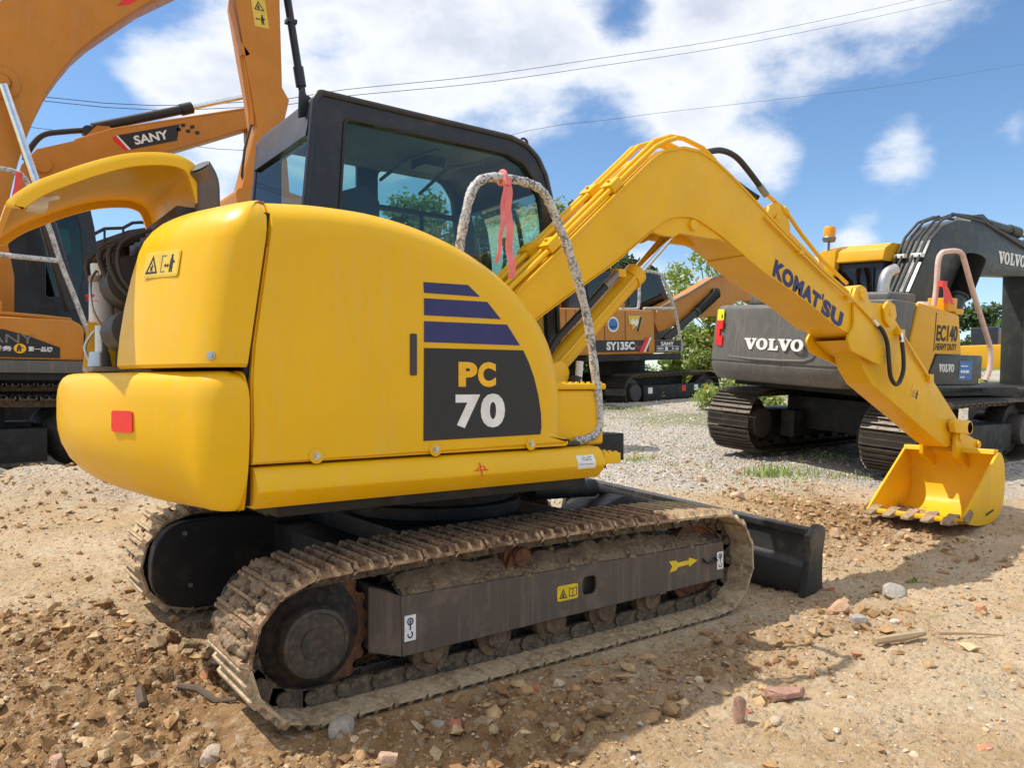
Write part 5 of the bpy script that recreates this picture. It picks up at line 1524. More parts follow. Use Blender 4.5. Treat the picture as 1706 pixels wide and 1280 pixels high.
m = XB(UM); m.prism(rounded([(1.8, 3.25), (2.35, 3.25), (2.4, 3.42), (2.2, 3.50), (1.95, 3.46)], .06, 3), -.24, .02); m.cyl((2.25, -.11, 3.42), (3.3, -.11, 3.36), .075, n=18); m.cyl((3.2, -.11, 3.365), (3.45, -.11, 3.35), .095, n=18); AV = m.build('arm_cylinder', 'volvo_dark', RV)
m = XB(UM); m.cyl((3.4, -.11, 3.35), (4.05, -.11, 3.33), .05, n=14); m.build('cylinder_rod', 'chrome', AV)
m = XB(UM); c0 = Vector((1.30, -.42, 2.0)); c1 = Vector((1.80, -.40, 2.86)); prof = []
pts = [c0.lerp(c1, .30 + .62 * k / 40) for k in range(41)]
m.tube(pts, [.125 if k % 2 else .155 for k in range(41)], 16, mi=1); m.cyl(c0, c0.lerp(c1, .33), .10, n=18); m.cyl(c0.lerp(c1, .26), c0.lerp(c1, .33), .125, n=18); m.build('boom_cylinder', ['volvo_dark', 'rubber'], RV)
m = XB(UM); m.prism([(3.45, 2.70), (3.95, 3.30), (4.15, 3.38), (4.25, 3.2), (4.15, 2.5), (4.1, .95), (3.62, .95), (3.52, 2.0)], -.28, .06); ARV = m.build('arm', 'volvo_dark', RV, bevel=.012)
m = XB(UM); m.prism(rounded([(3.3, .95), (4.3, .95), (4.35, .5), (4.1, .15), (3.6, .1), (3.3, .35)], .1, 3), -.55, .35); m.build('bucket', 'dark_body', RV, bevel=.01)
# rail, breather, step block
gr = spline([(-.18, -1.02, 2.02), (-.16, -1.02, 2.25), (-.16, -1.02, 2.58), (-.10, -1.02, 2.68), (.0, -1.02, 2.71), (.22, -1.02, 2.735), (.34, -1.02, 2.71), (.42, -1.02, 2.62), (.70, -1.02, 2.20), (1.0, -1.04, 1.74), (1.12, -1.06, 1.50), (1.10, -1.08, 1.25), (1.02, -1.08, 1.08)], 5)
m = XB(UM); m.tube(gr, .033, 12); m.build('grab_rail', 'foam_pink', RV)
m = XB(UM); m.box((-.05, -1.12, 2.0 - .04), (.16, -.85, 2.13)); m.box((.14, -1.12, 1.93), (.32, -.9, 2.0)); m.build('step', 'volvo_yellow', RV, bevel=.015)
m = XB(UM); m.cyl((-.42, -1.02, 1.98), (-.42, -1.02, 2.06), .07, n=18); m.build('filler_cap', 'white_print', RV)
RB = XB(Matrix.LocRotScale(RV.location, RV.rotation_euler, Vector((1.05,) * 3)) @ UM)
strip(RB, spline([(-.15, -1.10, 2.30), (-.17, -1.15, 2.2), (-.24, -1.20, 2.05)], 4), .10); strip(RB, spline([(-.15, -1.10, 2.30), (-.12, -1.15, 2.2), (-.10, -1.20, 2.04)], 4), .09); RB.box((-.2, -1.12, 2.26), (-.1, -1.06, 2.33))
tag(RB.build('ribbon', 'ribbon_red', None), 'bright red ribbon tied low on the pink foam rail of the grey excavator', 'ribbon')

# ---- orange machine in the middle distance
RS_ = thing('excavator', 'orange excavator with black cab and SY135C decal between boom and trees', 'excavator', (13.81, 11.95, .758), (rad(.8), rad(-2.5), rad(5)), 1.15, EXG)
far_tracks(RS_, (1.0, -1.0), shoe_s)
m = MB(); m.box((-1.0, -.8, .3), (1.0, .8, .8)); m.lathe([(.0, .8), (.7, .8), (.7, 1.2), (.0, 1.2)], 28, (-.6, 0, 0), 'z'); m.box((-3.0, -1.2, 1.15), (.42, 1.2, 1.30)); m.build('car_body', 'dark_body', RS_, bevel=.03)
m = MB(); m.prism([(-3.9, 1.30), (-.66, 1.30), (-.66, 2.28), (-.75, 2.32), (-3.9, 2.30)], -1.24, 1.0); HS = m.build('engine_hood', 'orange', RS_, bevel=.05, seg=3)
for x in (-1.72, -2.42, -3.33, -3.62):
    m = MB(); m.box((x - .008, -1.246, 1.62), (x + .008, -1.24, 2.27)); m.build('panel_gap', 'engine_dark', HS)
m = MB(); m.box((-.66, -1.22, 1.32), (.38, -.2, 1.62)); TS = m.build('tool_box', 'orange', RS_, bevel=.03)
m = MB(); on_plane(m, RECT, (-2.95, -1.246, 1.36), EX, EZ, 2.05, .26, thick=.004); on_plane(m, plate([[(0, 0), (.14, 0), (.36, 1), (.22, 1)]], .01), (-1.26, -1.251, 1.34), EX, EZ, .42, .34, mi=1, thick=.003); on_plane(m, plate([[(0, 0), (.06, 0), (.28, 1), (.22, 1)]], .01), (-1.10, -1.255, 1.34), EX, EZ, .30, .34, mi=2, thick=.003)
m.build('decal_strip', ['black_print', 'red_print', 'white_print'], HS, smooth=False)
m = MB(); on_plane(m, text('SY135C', .045), (-2.38, -1.252, 1.40), EX, EZ, .96, .185, thick=.004); m.build('model_lettering', 'white_print', HS, smooth=False)
m = MB(); on_plane(m, text('Pro', .0), (-1.40, -1.252, 1.40), EX, EZ, .24, .12, thick=.004); m.build('model_lettering', 'pink_print', HS, smooth=False)
m = MB(); on_plane(m, RECT, (-.64, -1.226, 1.335), EX, EZ, 1.0, .28, thick=.004); m.build('decal_strip', 'black_print', TS, smooth=False)
m = MB(); on_plane(m, text('SANY', .03), (-.42, -1.232, 1.49), EX, EZ, .50, .09, thick=.003); on_plane(m, text('中国服务', .02), (-.58, -1.232, 1.39), EX, EZ, .26, .055, thick=.003); on_plane(m, text('第一品牌', .02), (.0, -1.232, 1.39), EX, EZ, .28, .055, thick=.003); on_plane(m, RECT, (-.60, -1.232, 1.465), EX, EZ, .88, .01, thick=.003); on_plane(m, RECT, (-.60, -1.232, 1.36), EX, EZ, .88, .01, thick=.003); on_plane(m, RECT, (-.26, -1.232, 1.375), EX, EZ, .10, .08, thick=.003)
m.build('maker_lettering', 'white_print', TS, smooth=False)
m = MB(); on_plane(m, DISC, (-2.33, -1.247, 1.80), EX, EZ, .38, .34, thick=.003); on_plane(m, DISC, (-2.29, -1.251, 1.84), EX, EZ, .30, .26, mi=1, thick=.003); on_plane(m, plate([[(0, .2), (.3, .5), (.6, .35), (1, .6), (.9, .2), (.5, 0)]], .01), (-2.27, -1.255, 1.88), EX, EZ, .25, .08, mi=2, thick=.002)
m.build('round_badge', ['white_print', 'blue_card', 'green_glass'], HS, smooth=False)
m = MB(); on_plane(m, plate([[(0, 1), (.75, 1), (1, .9), (.7, 0), (.55, .4), (.2, .1), (.3, .4), (.05, .5)]], .01), (-1.62, -1.247, 1.80), EX, EZ, .52, .38, thick=.003); on_plane(m, plate([[(0, .6), (.2, .7), (.3, .55), (.5, .7), (.6, .5), (.4, .3), (.3, .45), (.1, .4)]], .01), (-1.55, -1.251, 1.93), EX, EZ, .30, .18, mi=1, thick=.002); on_plane(m, plate([[(.6, 0), (1, 1), (.75, 1), (.45, .1)]], .01), (-1.32, -1.251, 1.81), EX, EZ, .2, .34, mi=2, thick=.002)
m.build('gold_badge', ['pale_yellow_print', 'white_print', 'black_print'], HS, smooth=False)
m = MB(); m.box((-1.75, -1.1, 2.32), (-1.55, -.95, 2.46)); m.cyl((-1.66, -1.02, 2.46), (-1.66, -1.02, 2.55), .07, n=14); m.build('filler_cap', 'orange', HS)
m = MB(); m.prism(rounded([(-1.6, 2.3), (-1.55, 3.15), (-.7, 3.36), (1.15, 3.46), (1.45, 3.42), (1.95, 2.55), (1.95, 1.4), (-1.6, 1.4)], [0, .1, .1, .1, .1, .1, 0, 0], 3), .2, 1.2); CS = m.build('cab', 'cab_black', RS_, bevel=.03)
m = MB(); m.prism(rounded([(.15, 2.45), (.15, 3.32), (1.2, 3.36), (1.72, 2.5)], .06, 3), .182, .199); m.build('side_window', 'dark_glass', CS); m = MB(); m.prism(rounded([(-1.4, 2.45), (-1.4, 3.05), (-.6, 3.25), (-.1, 3.28), (-.1, 2.45)], .06, 3), .182, .199); m.build('side_window', 'dark_glass', CS)
m = MB(); m.prism([(-1.9, 2.3), (-1.2, 2.3), (-1.3, 3.6), (-1.5, 3.75), (-1.8, 3.6)], .9, 1.0); m.build('mirror_arm', 'orange', CS)
m = MB(); m.tube(spline([(-1.75, -1.12, 2.33), (-1.2, -1.12, 2.34), (-1.08, -1.12, 2.45), (-1.03, -1.12, 3.05), (-.95, -1.12, 3.18), (-.75, -1.12, 3.23), (-.3, -1.12, 3.20), (-.16, -1.12, 3.12), (.24, -1.14, 2.40), (.46, -1.16, 1.62), (.50, -1.16, 1.36)], 5), .035, 8); m.tube([(-.9, -1.12, 2.36), (.24, -1.14, 2.38)], .035, 8); m.build('grab_rail', 'film_wrap', RS_)
m = MB(); m.prism(rounded([(.55, 2.1), (.70, 2.45), (2.0, 2.86), (3.3, 3.38), (3.55, 3.43), (4.25, 3.45), (5.1, 3.25), (6.5, 2.75), (6.4, 2.5), (5.2, 2.80), (4.4, 2.75), (3.6, 2.35), (2.3, 2.22), (.7, 1.85)], [.05, .05, .1, .1, .1, .1, .3, .05, .05, .5, .3, .3, .1, .05], 4), -.30, .10); BS = m.build('boom', 'orange', RS_, bevel=.01)
m = MB(); m.cyl((.8, -.40, 1.62), (2.2, -.40, 2.38), .10, n=18); m.cyl((2.15, -.40, 2.35), (2.35, -.40, 2.46), .12, n=18)
c0 = Vector((2.3, -.4, 2.43)); c1 = Vector((3.15, -.4, 2.90)); m.tube([c0.lerp(c1, k / 30) for k in range(31)], [.11 if k % 2 else .14 for k in range(31)], 14); m.cyl((3.15, -.45, 2.92), (3.15, -.2, 2.92), .14, n=18); m.build('boom_cylinder', 'rubber', RS_)
m = MB(); m.tube([(.72, -.33, 2.46), (2.0, -.33, 2.89), (3.3, -.33, 3.42), (4.2, -.33, 3.50)], .025, 6); m.tube([(.9, -.35, 1.75), (1.6, -.36, 2.1), (2.0, -.36, 2.25)], .03, 6); m.build('oil_pipe', 'dull_steel', BS)
m = MB(); m.prism([(6.0, 2.9), (6.6, 2.95), (6.9, 2.5), (6.6, .4), (6.2, .4), (6.2, 2.0)], -.28, .08); m.build('arm', 'orange', RS_, bevel=.01)
m = MB(); m.prism(rounded([(5.9, .5), (6.8, .5), (6.9, .1), (6.5, -.1), (6.0, .0)], .1, 3), -.6, .4); m.build('bucket', 'dark_body', RS_)
for x, mt in ((-1.05, 'white_print'), (.25, 'red_print'), (.75, 'white_print'), (1.15, 'orange_print')):
    m = MB(); m.box((x, -1.33, .38), (x + .16, -1.325, .52)); m.build('track_sticker', mt, RS_)
m = MB(); m.box((-1.2, -1.324, .22), (1.35, -1.20, .56)); m.build('track_guard', 'dark_body', RS_, bevel=.02)

# ---- big orange machine at the left edge
AX, AY, AZ = -2.7, 8.3, .18
RA = thing('excavator', 'orange excavator at the left edge with tall raised boom and hanging arm', 'excavator', (AX, AY, AZ), group=EXG)


def rel(P, dx=AX, dz=AZ):
    return [(a - dx, b - dz) for a, b in P]


shoe_l = make_shoe(.60, .20, .03, 'steel_track')
p = track_path(-1.75, 1.75, .46, 1.0, -.012)
for y in (-1.05, 1.05):
    add_track(RA, p, y, 46, shoe_l, 'chain', .08, .09, .03, rng=.01)
    m = MB(); m.box((-1.4, y - .33, .22), (1.4, y + .33, .62)); m.box((-1.2, y - .335, .45), (1.2, y + .335, .47)); m.build('track_frame', 'dark_body', RA, bevel=.02)
    for x, nm in ((-1.75, 'sprocket'), (1.75, 'idler_wheel')):
        m = MB(); m.lathe([(.0, -.3), (.22, -.3), (.36, -.1), (.38, 0), (.36, .1), (.22, .3), (.0, .3)], 28, (x, y, .5)); m.build(nm, 'hub_dark', RA)
m = MB(); m.box((-1.0, -.8, .35), (1.0, .8, .95)); m.lathe([(.0, .95), (.7, .95), (.7, 1.2), (.0, 1.2)], 28, (0, 0, 0), 'z'); m.box((-2.4, -1.34, 1.2), (1.80, 1.35, 1.30)); m.build('car_body', 'dark_body', RA, bevel=.02)
m = MB(); m.box((-2.4, -1.39, 1.29), (1.82, -1.30, 1.44)); m.build('deck_skirt', 'volvo_grey', RA, bevel=.01)
m = MB(); m.prism([(.4, 1.45), (1.78, 1.45), (1.79, 1.84), (1.74, 1.90), (1.66, 1.945), (.92, 1.95), (.4, 1.95)], -1.40, -.35); TA = m.build('tool_box', 'orange', RA, bevel=.03, seg=3)
m = MB(); m.prism([(-2.9, 1.3), (.35, 1.3), (.35, 2.2), (-2.9, 2.3)], -1.38, 1.3); m.build('engine_hood', 'orange', RA, bevel=.05)
m = MB(); on_plane(m, plate([[(.6, 1.47), (1.53, 1.47), (1.53, 1.60), (1.20, 1.73), (.95, 1.80), (.6, 1.80)]], .01), (AX - AX, -1.402, 0), EX, EZ, thick=.003); DA = m.build('decal_panel', 'black_print', TA, smooth=False)
m = MB(); on_plane(m, text('SANY', .0), (.72, -1.406, 1.64), EX, EZ, .54, .105, thick=.003); m.build('maker_lettering', 'grey_print', TA, smooth=False)
m = MB(); on_plane(m, text('中国·服务', .02), (.62, -1.406, 1.545), EX, EZ, .42, .06, thick=.003); on_plane(m, text('第一品牌', .02), (1.20, -1.406, 1.545), EX, EZ, .25, .06, thick=.003); m.build('slogan_lettering', 'white_print', TA, smooth=False)
m = MB(); on_plane(m, DISC, (1.055, -1.406, 1.52), EX, EZ, .125, .115, thick=.003); on_plane(m, PERSON, (1.085, -1.41, 1.54), EX, EZ, .07, .08, mi=1, thick=.002); m.build('round_badge', ['orange_print', 'engine_dark'], TA, smooth=False)
m = MB(); m.tube([(.9, -1.2, 2.0), (1.35, -1.2, 1.98), (1.68, -1.15, 1.96)], .03, 8); m.box((.7, -1.2, 1.95), (.95, -.9, 2.15)); m.build('step', 'orange', TA, bevel=.01)
cabp = rel([(-1.62, 2.0), (-1.60, 3.40), (-1.30, 3.60), (-.95, 3.84), (-.62, 3.90), (-.56, 3.6), (-.45, 2.6), (-.44, 1.9)])
ho = rel([(-1.16, 2.55), (-1.16, 3.48), (-1.02, 3.66), (-.78, 3.74), (-.74, 3.55), (-.70, 2.95), (-.76, 2.62)])
m = MB(); on_plane(m, plate([cabp, rounded(ho, .05, 3)], .06, .01), (0, .30, 0), EX, EZ, thick=.06, off=-.03); on_plane(m, plate([cabp, rounded(ho, .05, 3)], .06, .01), (0, 1.30, 0), EX, EZ, thick=.06, off=-.03); m.prism(rel([(-1.29, 3.5), (-1.22, 3.64), (-.95, 3.86), (-.62, 3.92), (-.60, 3.82), (-.95, 3.78), (-1.2, 3.5)]), .30, 1.30); m.box((1.35, .3, 1.4), (2.3, 1.3, 2.2)); CA = m.build('cab', 'cab_black', RA)
m = MB(); on_plane(m, plate([rounded(ho, .05, 3)], .01), (0, .30, 0), EX, EZ, thick=.01); m.build('side_window', 'green_glass', CA); m = MB(); on_plane(m, plate([rounded(ho, .05, 3)], .01), (0, 1.30, 0), EX, EZ, thick=.01); m.build('side_window', 'green_glass', CA)
m = MB(); m.box((1.45, .5, 2.2), (1.75, .9, 2.9)); m.build('seat', 'seat_cloth', CA, bevel=.06)
bt = rel([(-2.5, 2.1), (-1.585, 2.18), (-1.583, 2.715), (-1.66, 3.16), (-1.66, 3.55), (-1.60, 3.9), (-1.54, 4.18), (-1.447, 4.54), (-1.348, 4.85), (-1.22, 5.18), (-1.06, 5.48), (-.90, 5.74), (-.70, 5.99), (-.40, 6.30), (-.065, 6.64), (1.6, 8.0), (2.3, 8.9), (2.0, 9.2), (1.2, 8.9), (-.6, 7.35), (-1.348, 6.62), (-1.9, 6.0), (-2.3, 5.3), (-2.6, 4.2), (-2.75, 3.0)])
m = MB(); m.prism(bt, -.55, .0); BA = m.build('boom', 'orange', RA, bevel=.012)
m = MB(); m.tube([(a, -.52, b) for a, b in rel([(-2.2, 5.72), (-1.736, 5.96), (-1.348, 6.34), (-.8, 6.95)])], .03, 8); m.build('oil_pipe', 'orange', BA)
m = MB(); m.lathe([(.0, .03), (.10, .03), (.11, -.01), (.20, -.012), (.21, .0), (.0, .02)][::1], 24, (-1.72 - AX, -.56, 5.15 - AZ)); m.cyl((-1.72 - AX, -.62, 5.15 - AZ), (-1.72 - AX, -.5, 5.15 - AZ), .09, n=18); m.build('pin_boss', 'orange', BA)
m = MB(); on_plane(m, plate([[(0, 0), (.14, .05), (.24, .14), (.1, .14)]], .01), (-.40 - AX, -.552, 6.52 - AZ), EX, EZ, thick=.003); m.build('red_sticker', 'red_print', BA, smooth=False)
m = MB(); m.cyl((-1.71 - AX, -.70, 5.08 - AZ), (-1.36 - AX, -.70, 3.90 - AZ), .055, n=16); CYA = m.build('boom_cylinder_rod', 'chrome', RA)
m = MB(); m.cyl((-1.36 - AX, -.70, 3.90 - AZ), (-.95 - AX, -.70, 2.3 - AZ), .10, n=16); m.build('boom_cylinder', 'cab_black', RA)
ap = rel([(1.62, 8.8), (1.30, 8.0), (1.20, 7.10), (1.343, 6.302), (1.433, 5.828), (1.523, 5.257), (1.254, 4.126), (1.615, 4.0), (1.942, 5.40), (2.027, 5.78), (1.915, 5.95), (1.875, 7.28), (1.95, 8.0), (2.1, 9.0), (1.8, 9.3)])
m = MB(); m.prism(ap, -.50, -.08); ARA = m.build('arm', 'orange', RA, bevel=.01)
for k, yy in enumerate((-.45, -.38, -.31)):
    m = MB(); m.tube([(a, yy, b) for a, b in rel([(1.30 + .02, 6.45), (1.40, 5.95), (1.47, 5.50), (1.48, 5.30)])], .022, 6); m.build('oil_pipe', 'orange', ARA)
m = MB(); m.tube([(a, -.42, b) for a, b in rel([(1.46, 5.3), (1.36, 4.9), (1.32, 4.5), (1.40, 4.3)])], .02, 6); m.build('rubber_hose', 'rubber', ARA)
m = MB(); m.prism(rel([(1.14, 7.10), (1.28, 6.50), (1.42, 6.34), (1.36, 6.30), (1.30, 6.31), (1.14, 6.95)]), -.50, -.40); m.build('pipe_cover', 'orange', ARA)
sticker(ARA, 'warning_label', [(RECT, 'pale_yellow_print', 0, 0, .22, .42, 0), (TRI, 'black_print', .03, .25, .16, .14, 1), (BOLTMARK, 'black_print', .08, .27, .05, .07, 2), (PERSON, 'black_print', .11, .04, .07, .15, 1), (LRARROW, 'black_print', .03, .09, .07, .05, 1)], (1.49 - AX, -.501, 6.79 - AZ), (1, 0, .06), (-.16, 0, 1))
m = MB(); m.cyl((2.050 - AX, -.29, 7.6 - AZ), (2.265 - AX, -.29, 6.32 - AZ), .062, n=18); m.cyl((2.250 - AX, -.29, 6.42 - AZ), (2.300 - AX, -.29, 6.12 - AZ), .083, n=18); m.cyl((2.300 - AX, -.29, 6.15 - AZ), (2.325 - AX, -.29, 5.98 - AZ), .055, n=16); m.box((2.050 - AX, -.36, 7.08 - AZ), (2.210 - AX, -.22, 7.14 - AZ))
on_plane(m, ringshape(.045, .10, 20), (2.365 - AX, -.31, 5.88 - AZ), EX, EZ, thick=.05); m.prism(rel([(2.30, 5.82), (2.45, 5.82), (2.49, 5.5), (2.43, 5.45)]), -.33, -.27); BCA = m.build('bucket_cylinder', 'cab_black', RA)
m = MB(); m.prism(rounded(rel([(1.1, 4.2), (1.7, 4.3), (2.3, 4.2), (2.4, 3.5), (2.0, 3.0), (1.3, 3.1)]), .1, 3), -.8, .3); m.build('bucket', 'orange', RA)
gr1 = [(a - AX, -1.22, b - AZ) for a, b in [(-2.3, 2.84), (-1.769, 2.875), (-1.149, 2.863)]]
gr2 = [(a - AX, -1.22, b - AZ) for a, b in [(-2.6, 3.9), (-1.769, 3.90), (-1.62, 3.88), (-1.52, 3.82), (-1.30, 3.36), (-1.149, 2.863), (-.95, 2.30), (-.84, 1.95), (-.82, 1.80)]]
m = MB(); m.tube(gr1, .032, 10); m.tube(spline(gr2, 3), .032, 10); m.build('grab_rail', 'film_wrap', RA)
RB = MB(); strip(RB, [(-1.58, 7.02, 3.88), (-1.60, 7.0, 3.7), (-1.63, 6.99, 3.55)], .07); tag(RB.build('ribbon', 'ribbon_red', None), 'red ribbon hanging from the wrapped rail at the left edge', 'ribbon')

# ---- the machine behind it, of which boom, cylinder and housing show
BX, BY_, BZ_ = -1.3, 12.4, .35
RBK = thing('excavator', 'orange excavator behind the raised hood with a boom sloping up to the right', 'excavator', (BX, BY_, BZ_), group=EXG)
rb = lambda P: [(a - BX, b - BZ_) for a, b in P]
p = track_path(-1.75, 1.75, .46, 1.0, -.012)
for y in (-1.05, 1.05):
    add_track(RBK, p, y, 46, shoe_l, 'chain', .08, .09, .03, rng=.01)
    m = MB(); m.box((-1.4, y - .2, .25), (1.4, y + .2, .65)); m.build('track_frame', 'dark_body', RBK)
m = MB(); m.box((-1.2, -.9, .4), (1.2, .9, 1.2)); m.box((-2.5, -1.3, 1.2), (2.6, 1.3, 1.4)); m.build('car_body', 'dark_body', RBK)
m = MB(); m.prism(rb([(-.9, 1.7), (2.2, 1.7), (2.2, 4.3), (.87, 4.30), (.414, 4.17), (-.12, 3.90), (-.9, 3.4)]), -1.0, .5); HB = m.build('engine_hood', 'engine_dark', RBK, bevel=.14, seg=3)
m = MB(); m.tube([(a, -1.0, b) for a, b in rb([(-.2, 3.98), (.0, 4.12), (.30, 4.17), (.45, 4.28), (.6, 4.31), (1.0, 4.30)])], .03, 8); m.tube([(a, -1.0, b) for a, b in rb([(.0, 4.12), (.0, 3.9)])], .02, 6); m.tube([(a, -1.0, b) for a, b in rb([(.3, 4.17), (.3, 4.0)])], .02, 6); m.build('hand_rail', 'cab_black', HB)
m = MB(); on_plane(m, plate([[(0, 0), (.5, .25), (.62, .42), (.2, .42), (0, .22)], [(.1, .12), (.22, .18), (.12, .25)], [(.28, .22), (.42, .30), (.3, .36)]], .03), (.42 - BX, -1.01, 3.55 - BZ_), EX, EZ, thick=.03); m.build('bracket', 'wood', HB)
m = MB(); m.prism(rb([(-1.45, 4.2), (-1.25, 5.05), (-1.03, 5.36), (-.494, 5.60), (.168, 5.93), (2.0, 6.60), (2.75, 6.88), (3.1, 6.75), (3.0, 6.6), (2.75, 6.55), (1.615, 5.977), (.266, 5.32), (-1.0, 4.55)]), -.95, -.45); BB = m.build('boom', 'orange', RBK, bevel=.012)
m = MB(); m.prism(rb([(-.4, 5.60), (.25, 5.90), (.1, 6.0), (-.1, 5.98)]), -.85, -.55); m.build('cylinder_lug', 'orange', BB)
m = MB(); m.tube([(a, -.9, b) for a, b in rb([(-.45, 5.63), (.168, 5.95), (1.0, 6.26), (2.5, 6.82), (2.72, 6.86)])], .025, 8); m.build('oil_pipe', 'orange', BB)
m = MB(); m.tube(spline([(a, -.7, b) for a, b in rb([(-1.18, 5.2), (-1.10, 5.42), (-.92, 5.68), (-.62, 5.80), (-.15, 5.93)])], 4), .05, 8); m.build('rubber_hose', 'rubber', BB)
m = MB(); m.cyl((-.15 - BX, -.70, 5.97 - BZ_), (1.42 - BX, -.70, 6.64 - BZ_), .085, n=18); m.cyl((1.35 - BX, -.70, 6.61 - BZ_), (1.55 - BX, -.70, 6.70 - BZ_), .11, n=18); m.cyl((-.22 - BX, -.78, 5.88 - BZ_), (-.22 - BX, -.62, 5.88 - BZ_), .10, n=14); ACB = m.build('arm_cylinder', 'rubber', RBK)
m = MB(); m.cyl((1.5 - BX, -.70, 6.68 - BZ_), (2.9 - BX, -.70, 7.29 - BZ_), .05, n=12); m.build('cylinder_rod', 'chrome', ACB)
m = MB(); m.cyl((-.94 - BX, -1.0, 5.10 - BZ_), (-.94 - BX, -.4, 5.10 - BZ_), .13, n=20); m.build('pivot_pin', 'orange', BB)
tx_, ty_ = Vector((.86, 0, .34)), Vector((-.3, 0, 1))
o_ = Vector((.25 - BX, -.952, 5.55 - BZ_))
m = MB(); on_plane(m, plate([[(.16, 0), (1.05, 0), (1.18, .28), (.0, .28)]], .01), o_, tx_, ty_, thick=.003); on_plane(m, plate([[(.0, .14), (.10, 0), (.18, 0), (.02, .28), (-.06, .24)]], .01), o_, tx_, ty_, mi=1, thick=.004); on_plane(m, plate([[(.16, 0), (.20, 0), (.05, .28), (.02, .28)]], .01), o_, tx_, ty_, mi=2, off=.002, thick=.004)
for k, (a, b) in enumerate(((1.10, .16), (1.20, .22), (1.26, .10), (1.36, .16), (1.42, .04))):
    on_plane(m, RECT, o_ + tx_.normalized() * a + ty_.normalized() * b, tx_, ty_, .08, .06, thick=.003)
m.build('decal_strip', ['black_print', 'red_print', 'white_print'], BB, smooth=False)
m = MB(); on_plane(m, text('SANY', .03), o_ + tx_.normalized() * .30 + ty_.normalized() * .06, tx_, ty_, .62, .16, off=.004, thick=.004); m.build('maker_lettering', 'white_print', BB, smooth=False)
m = MB(); m.prism(rb([(2.6, 6.3), (2.6, 7.3), (3.0, 7.5), (3.3, 6.7), (3.6, 3.0), (3.1, 3.0)]), -.9, -.5); m.build('arm', 'orange', RBK, bevel=.01)

# ---- yellow machine far off on the right
RF = thing('excavator', 'small distant yellow excavator beyond the grey one near the earth bank', 'excavator', (32.0, 9.2, .95), (0, 0, .2), 1.0, EXG)
m = MB()
for y in (-.9, .9):
    m.prism(rounded([(-1.6, 0), (1.6, 0), (1.9, .4), (1.6, .8), (-1.6, .8), (-1.9, .4)], .2, 3), y - .3, y + .3)
m.build('track', 'dark_body', RF)
m = MB(); m.box((-1.6, -1.2, .95), (.9, 1.2, 2.0)); m.build('engine_hood', 'volvo_yellow', RF, bevel=.1)
m = MB(); m.box((-.1, .1, 1.0), (1.4, 1.1, 2.8)); m.build('cab', 'cab_black', RF, bevel=.1)
m = MB(); m.prism([(.8, 1.2), (1.8, 2.7), (2.4, 2.9), (3.8, 2.0), (3.6, 1.8), (2.4, 2.45), (1.2, 1.1)], -.5, -.1); m.build('boom', 'volvo_yellow', RF)
m = MB(); m.prism([(3.5, 2.1), (3.9, 2.1), (3.6, .3), (3.3, .3)], -.45, -.15); m.build('arm', 'volvo_yellow', RF)
strip_used()

# ================================================================== trees, bushes, grass
def leaf_mat():
    m = bpy.data.materials.new('leaf'); m.use_nodes = True; nt = NT(m.node_tree); m.node_tree.nodes.clear()
    out = nt.new('ShaderNodeOutputMaterial'); a = nt.new('ShaderNodeAttribute'); a.attribute_name = 'tint'
    d = nt.new('ShaderNodeBsdfDiffuse'); t = nt.new('ShaderNodeBsdfTranslucent'); g = nt.new('ShaderNodeBsdfGlossy'); g.inputs['Roughness'].default_value = .5
    nt.link(a.outputs['Color'], d.inputs[0]); nt.link(a.outputs['Color'], t.inputs[0])
    m1 = nt.new('ShaderNodeMixShader'); m1.inputs[0].default_value = .4; nt.link(d.outputs[0], m1.inputs[1]); nt.link(t.outputs[0], m1.inputs[2])
    m2 = nt.new('ShaderNodeMixShader'); m2.inputs[0].default_value = .06; nt.link(m1.outputs[0], m2.inputs[1]); nt.link(g.outputs[0], m2.inputs[2]); nt.link(m2.outputs[0], out.inputs[0])
    MATS['leaf'] = m


leaf_mat()


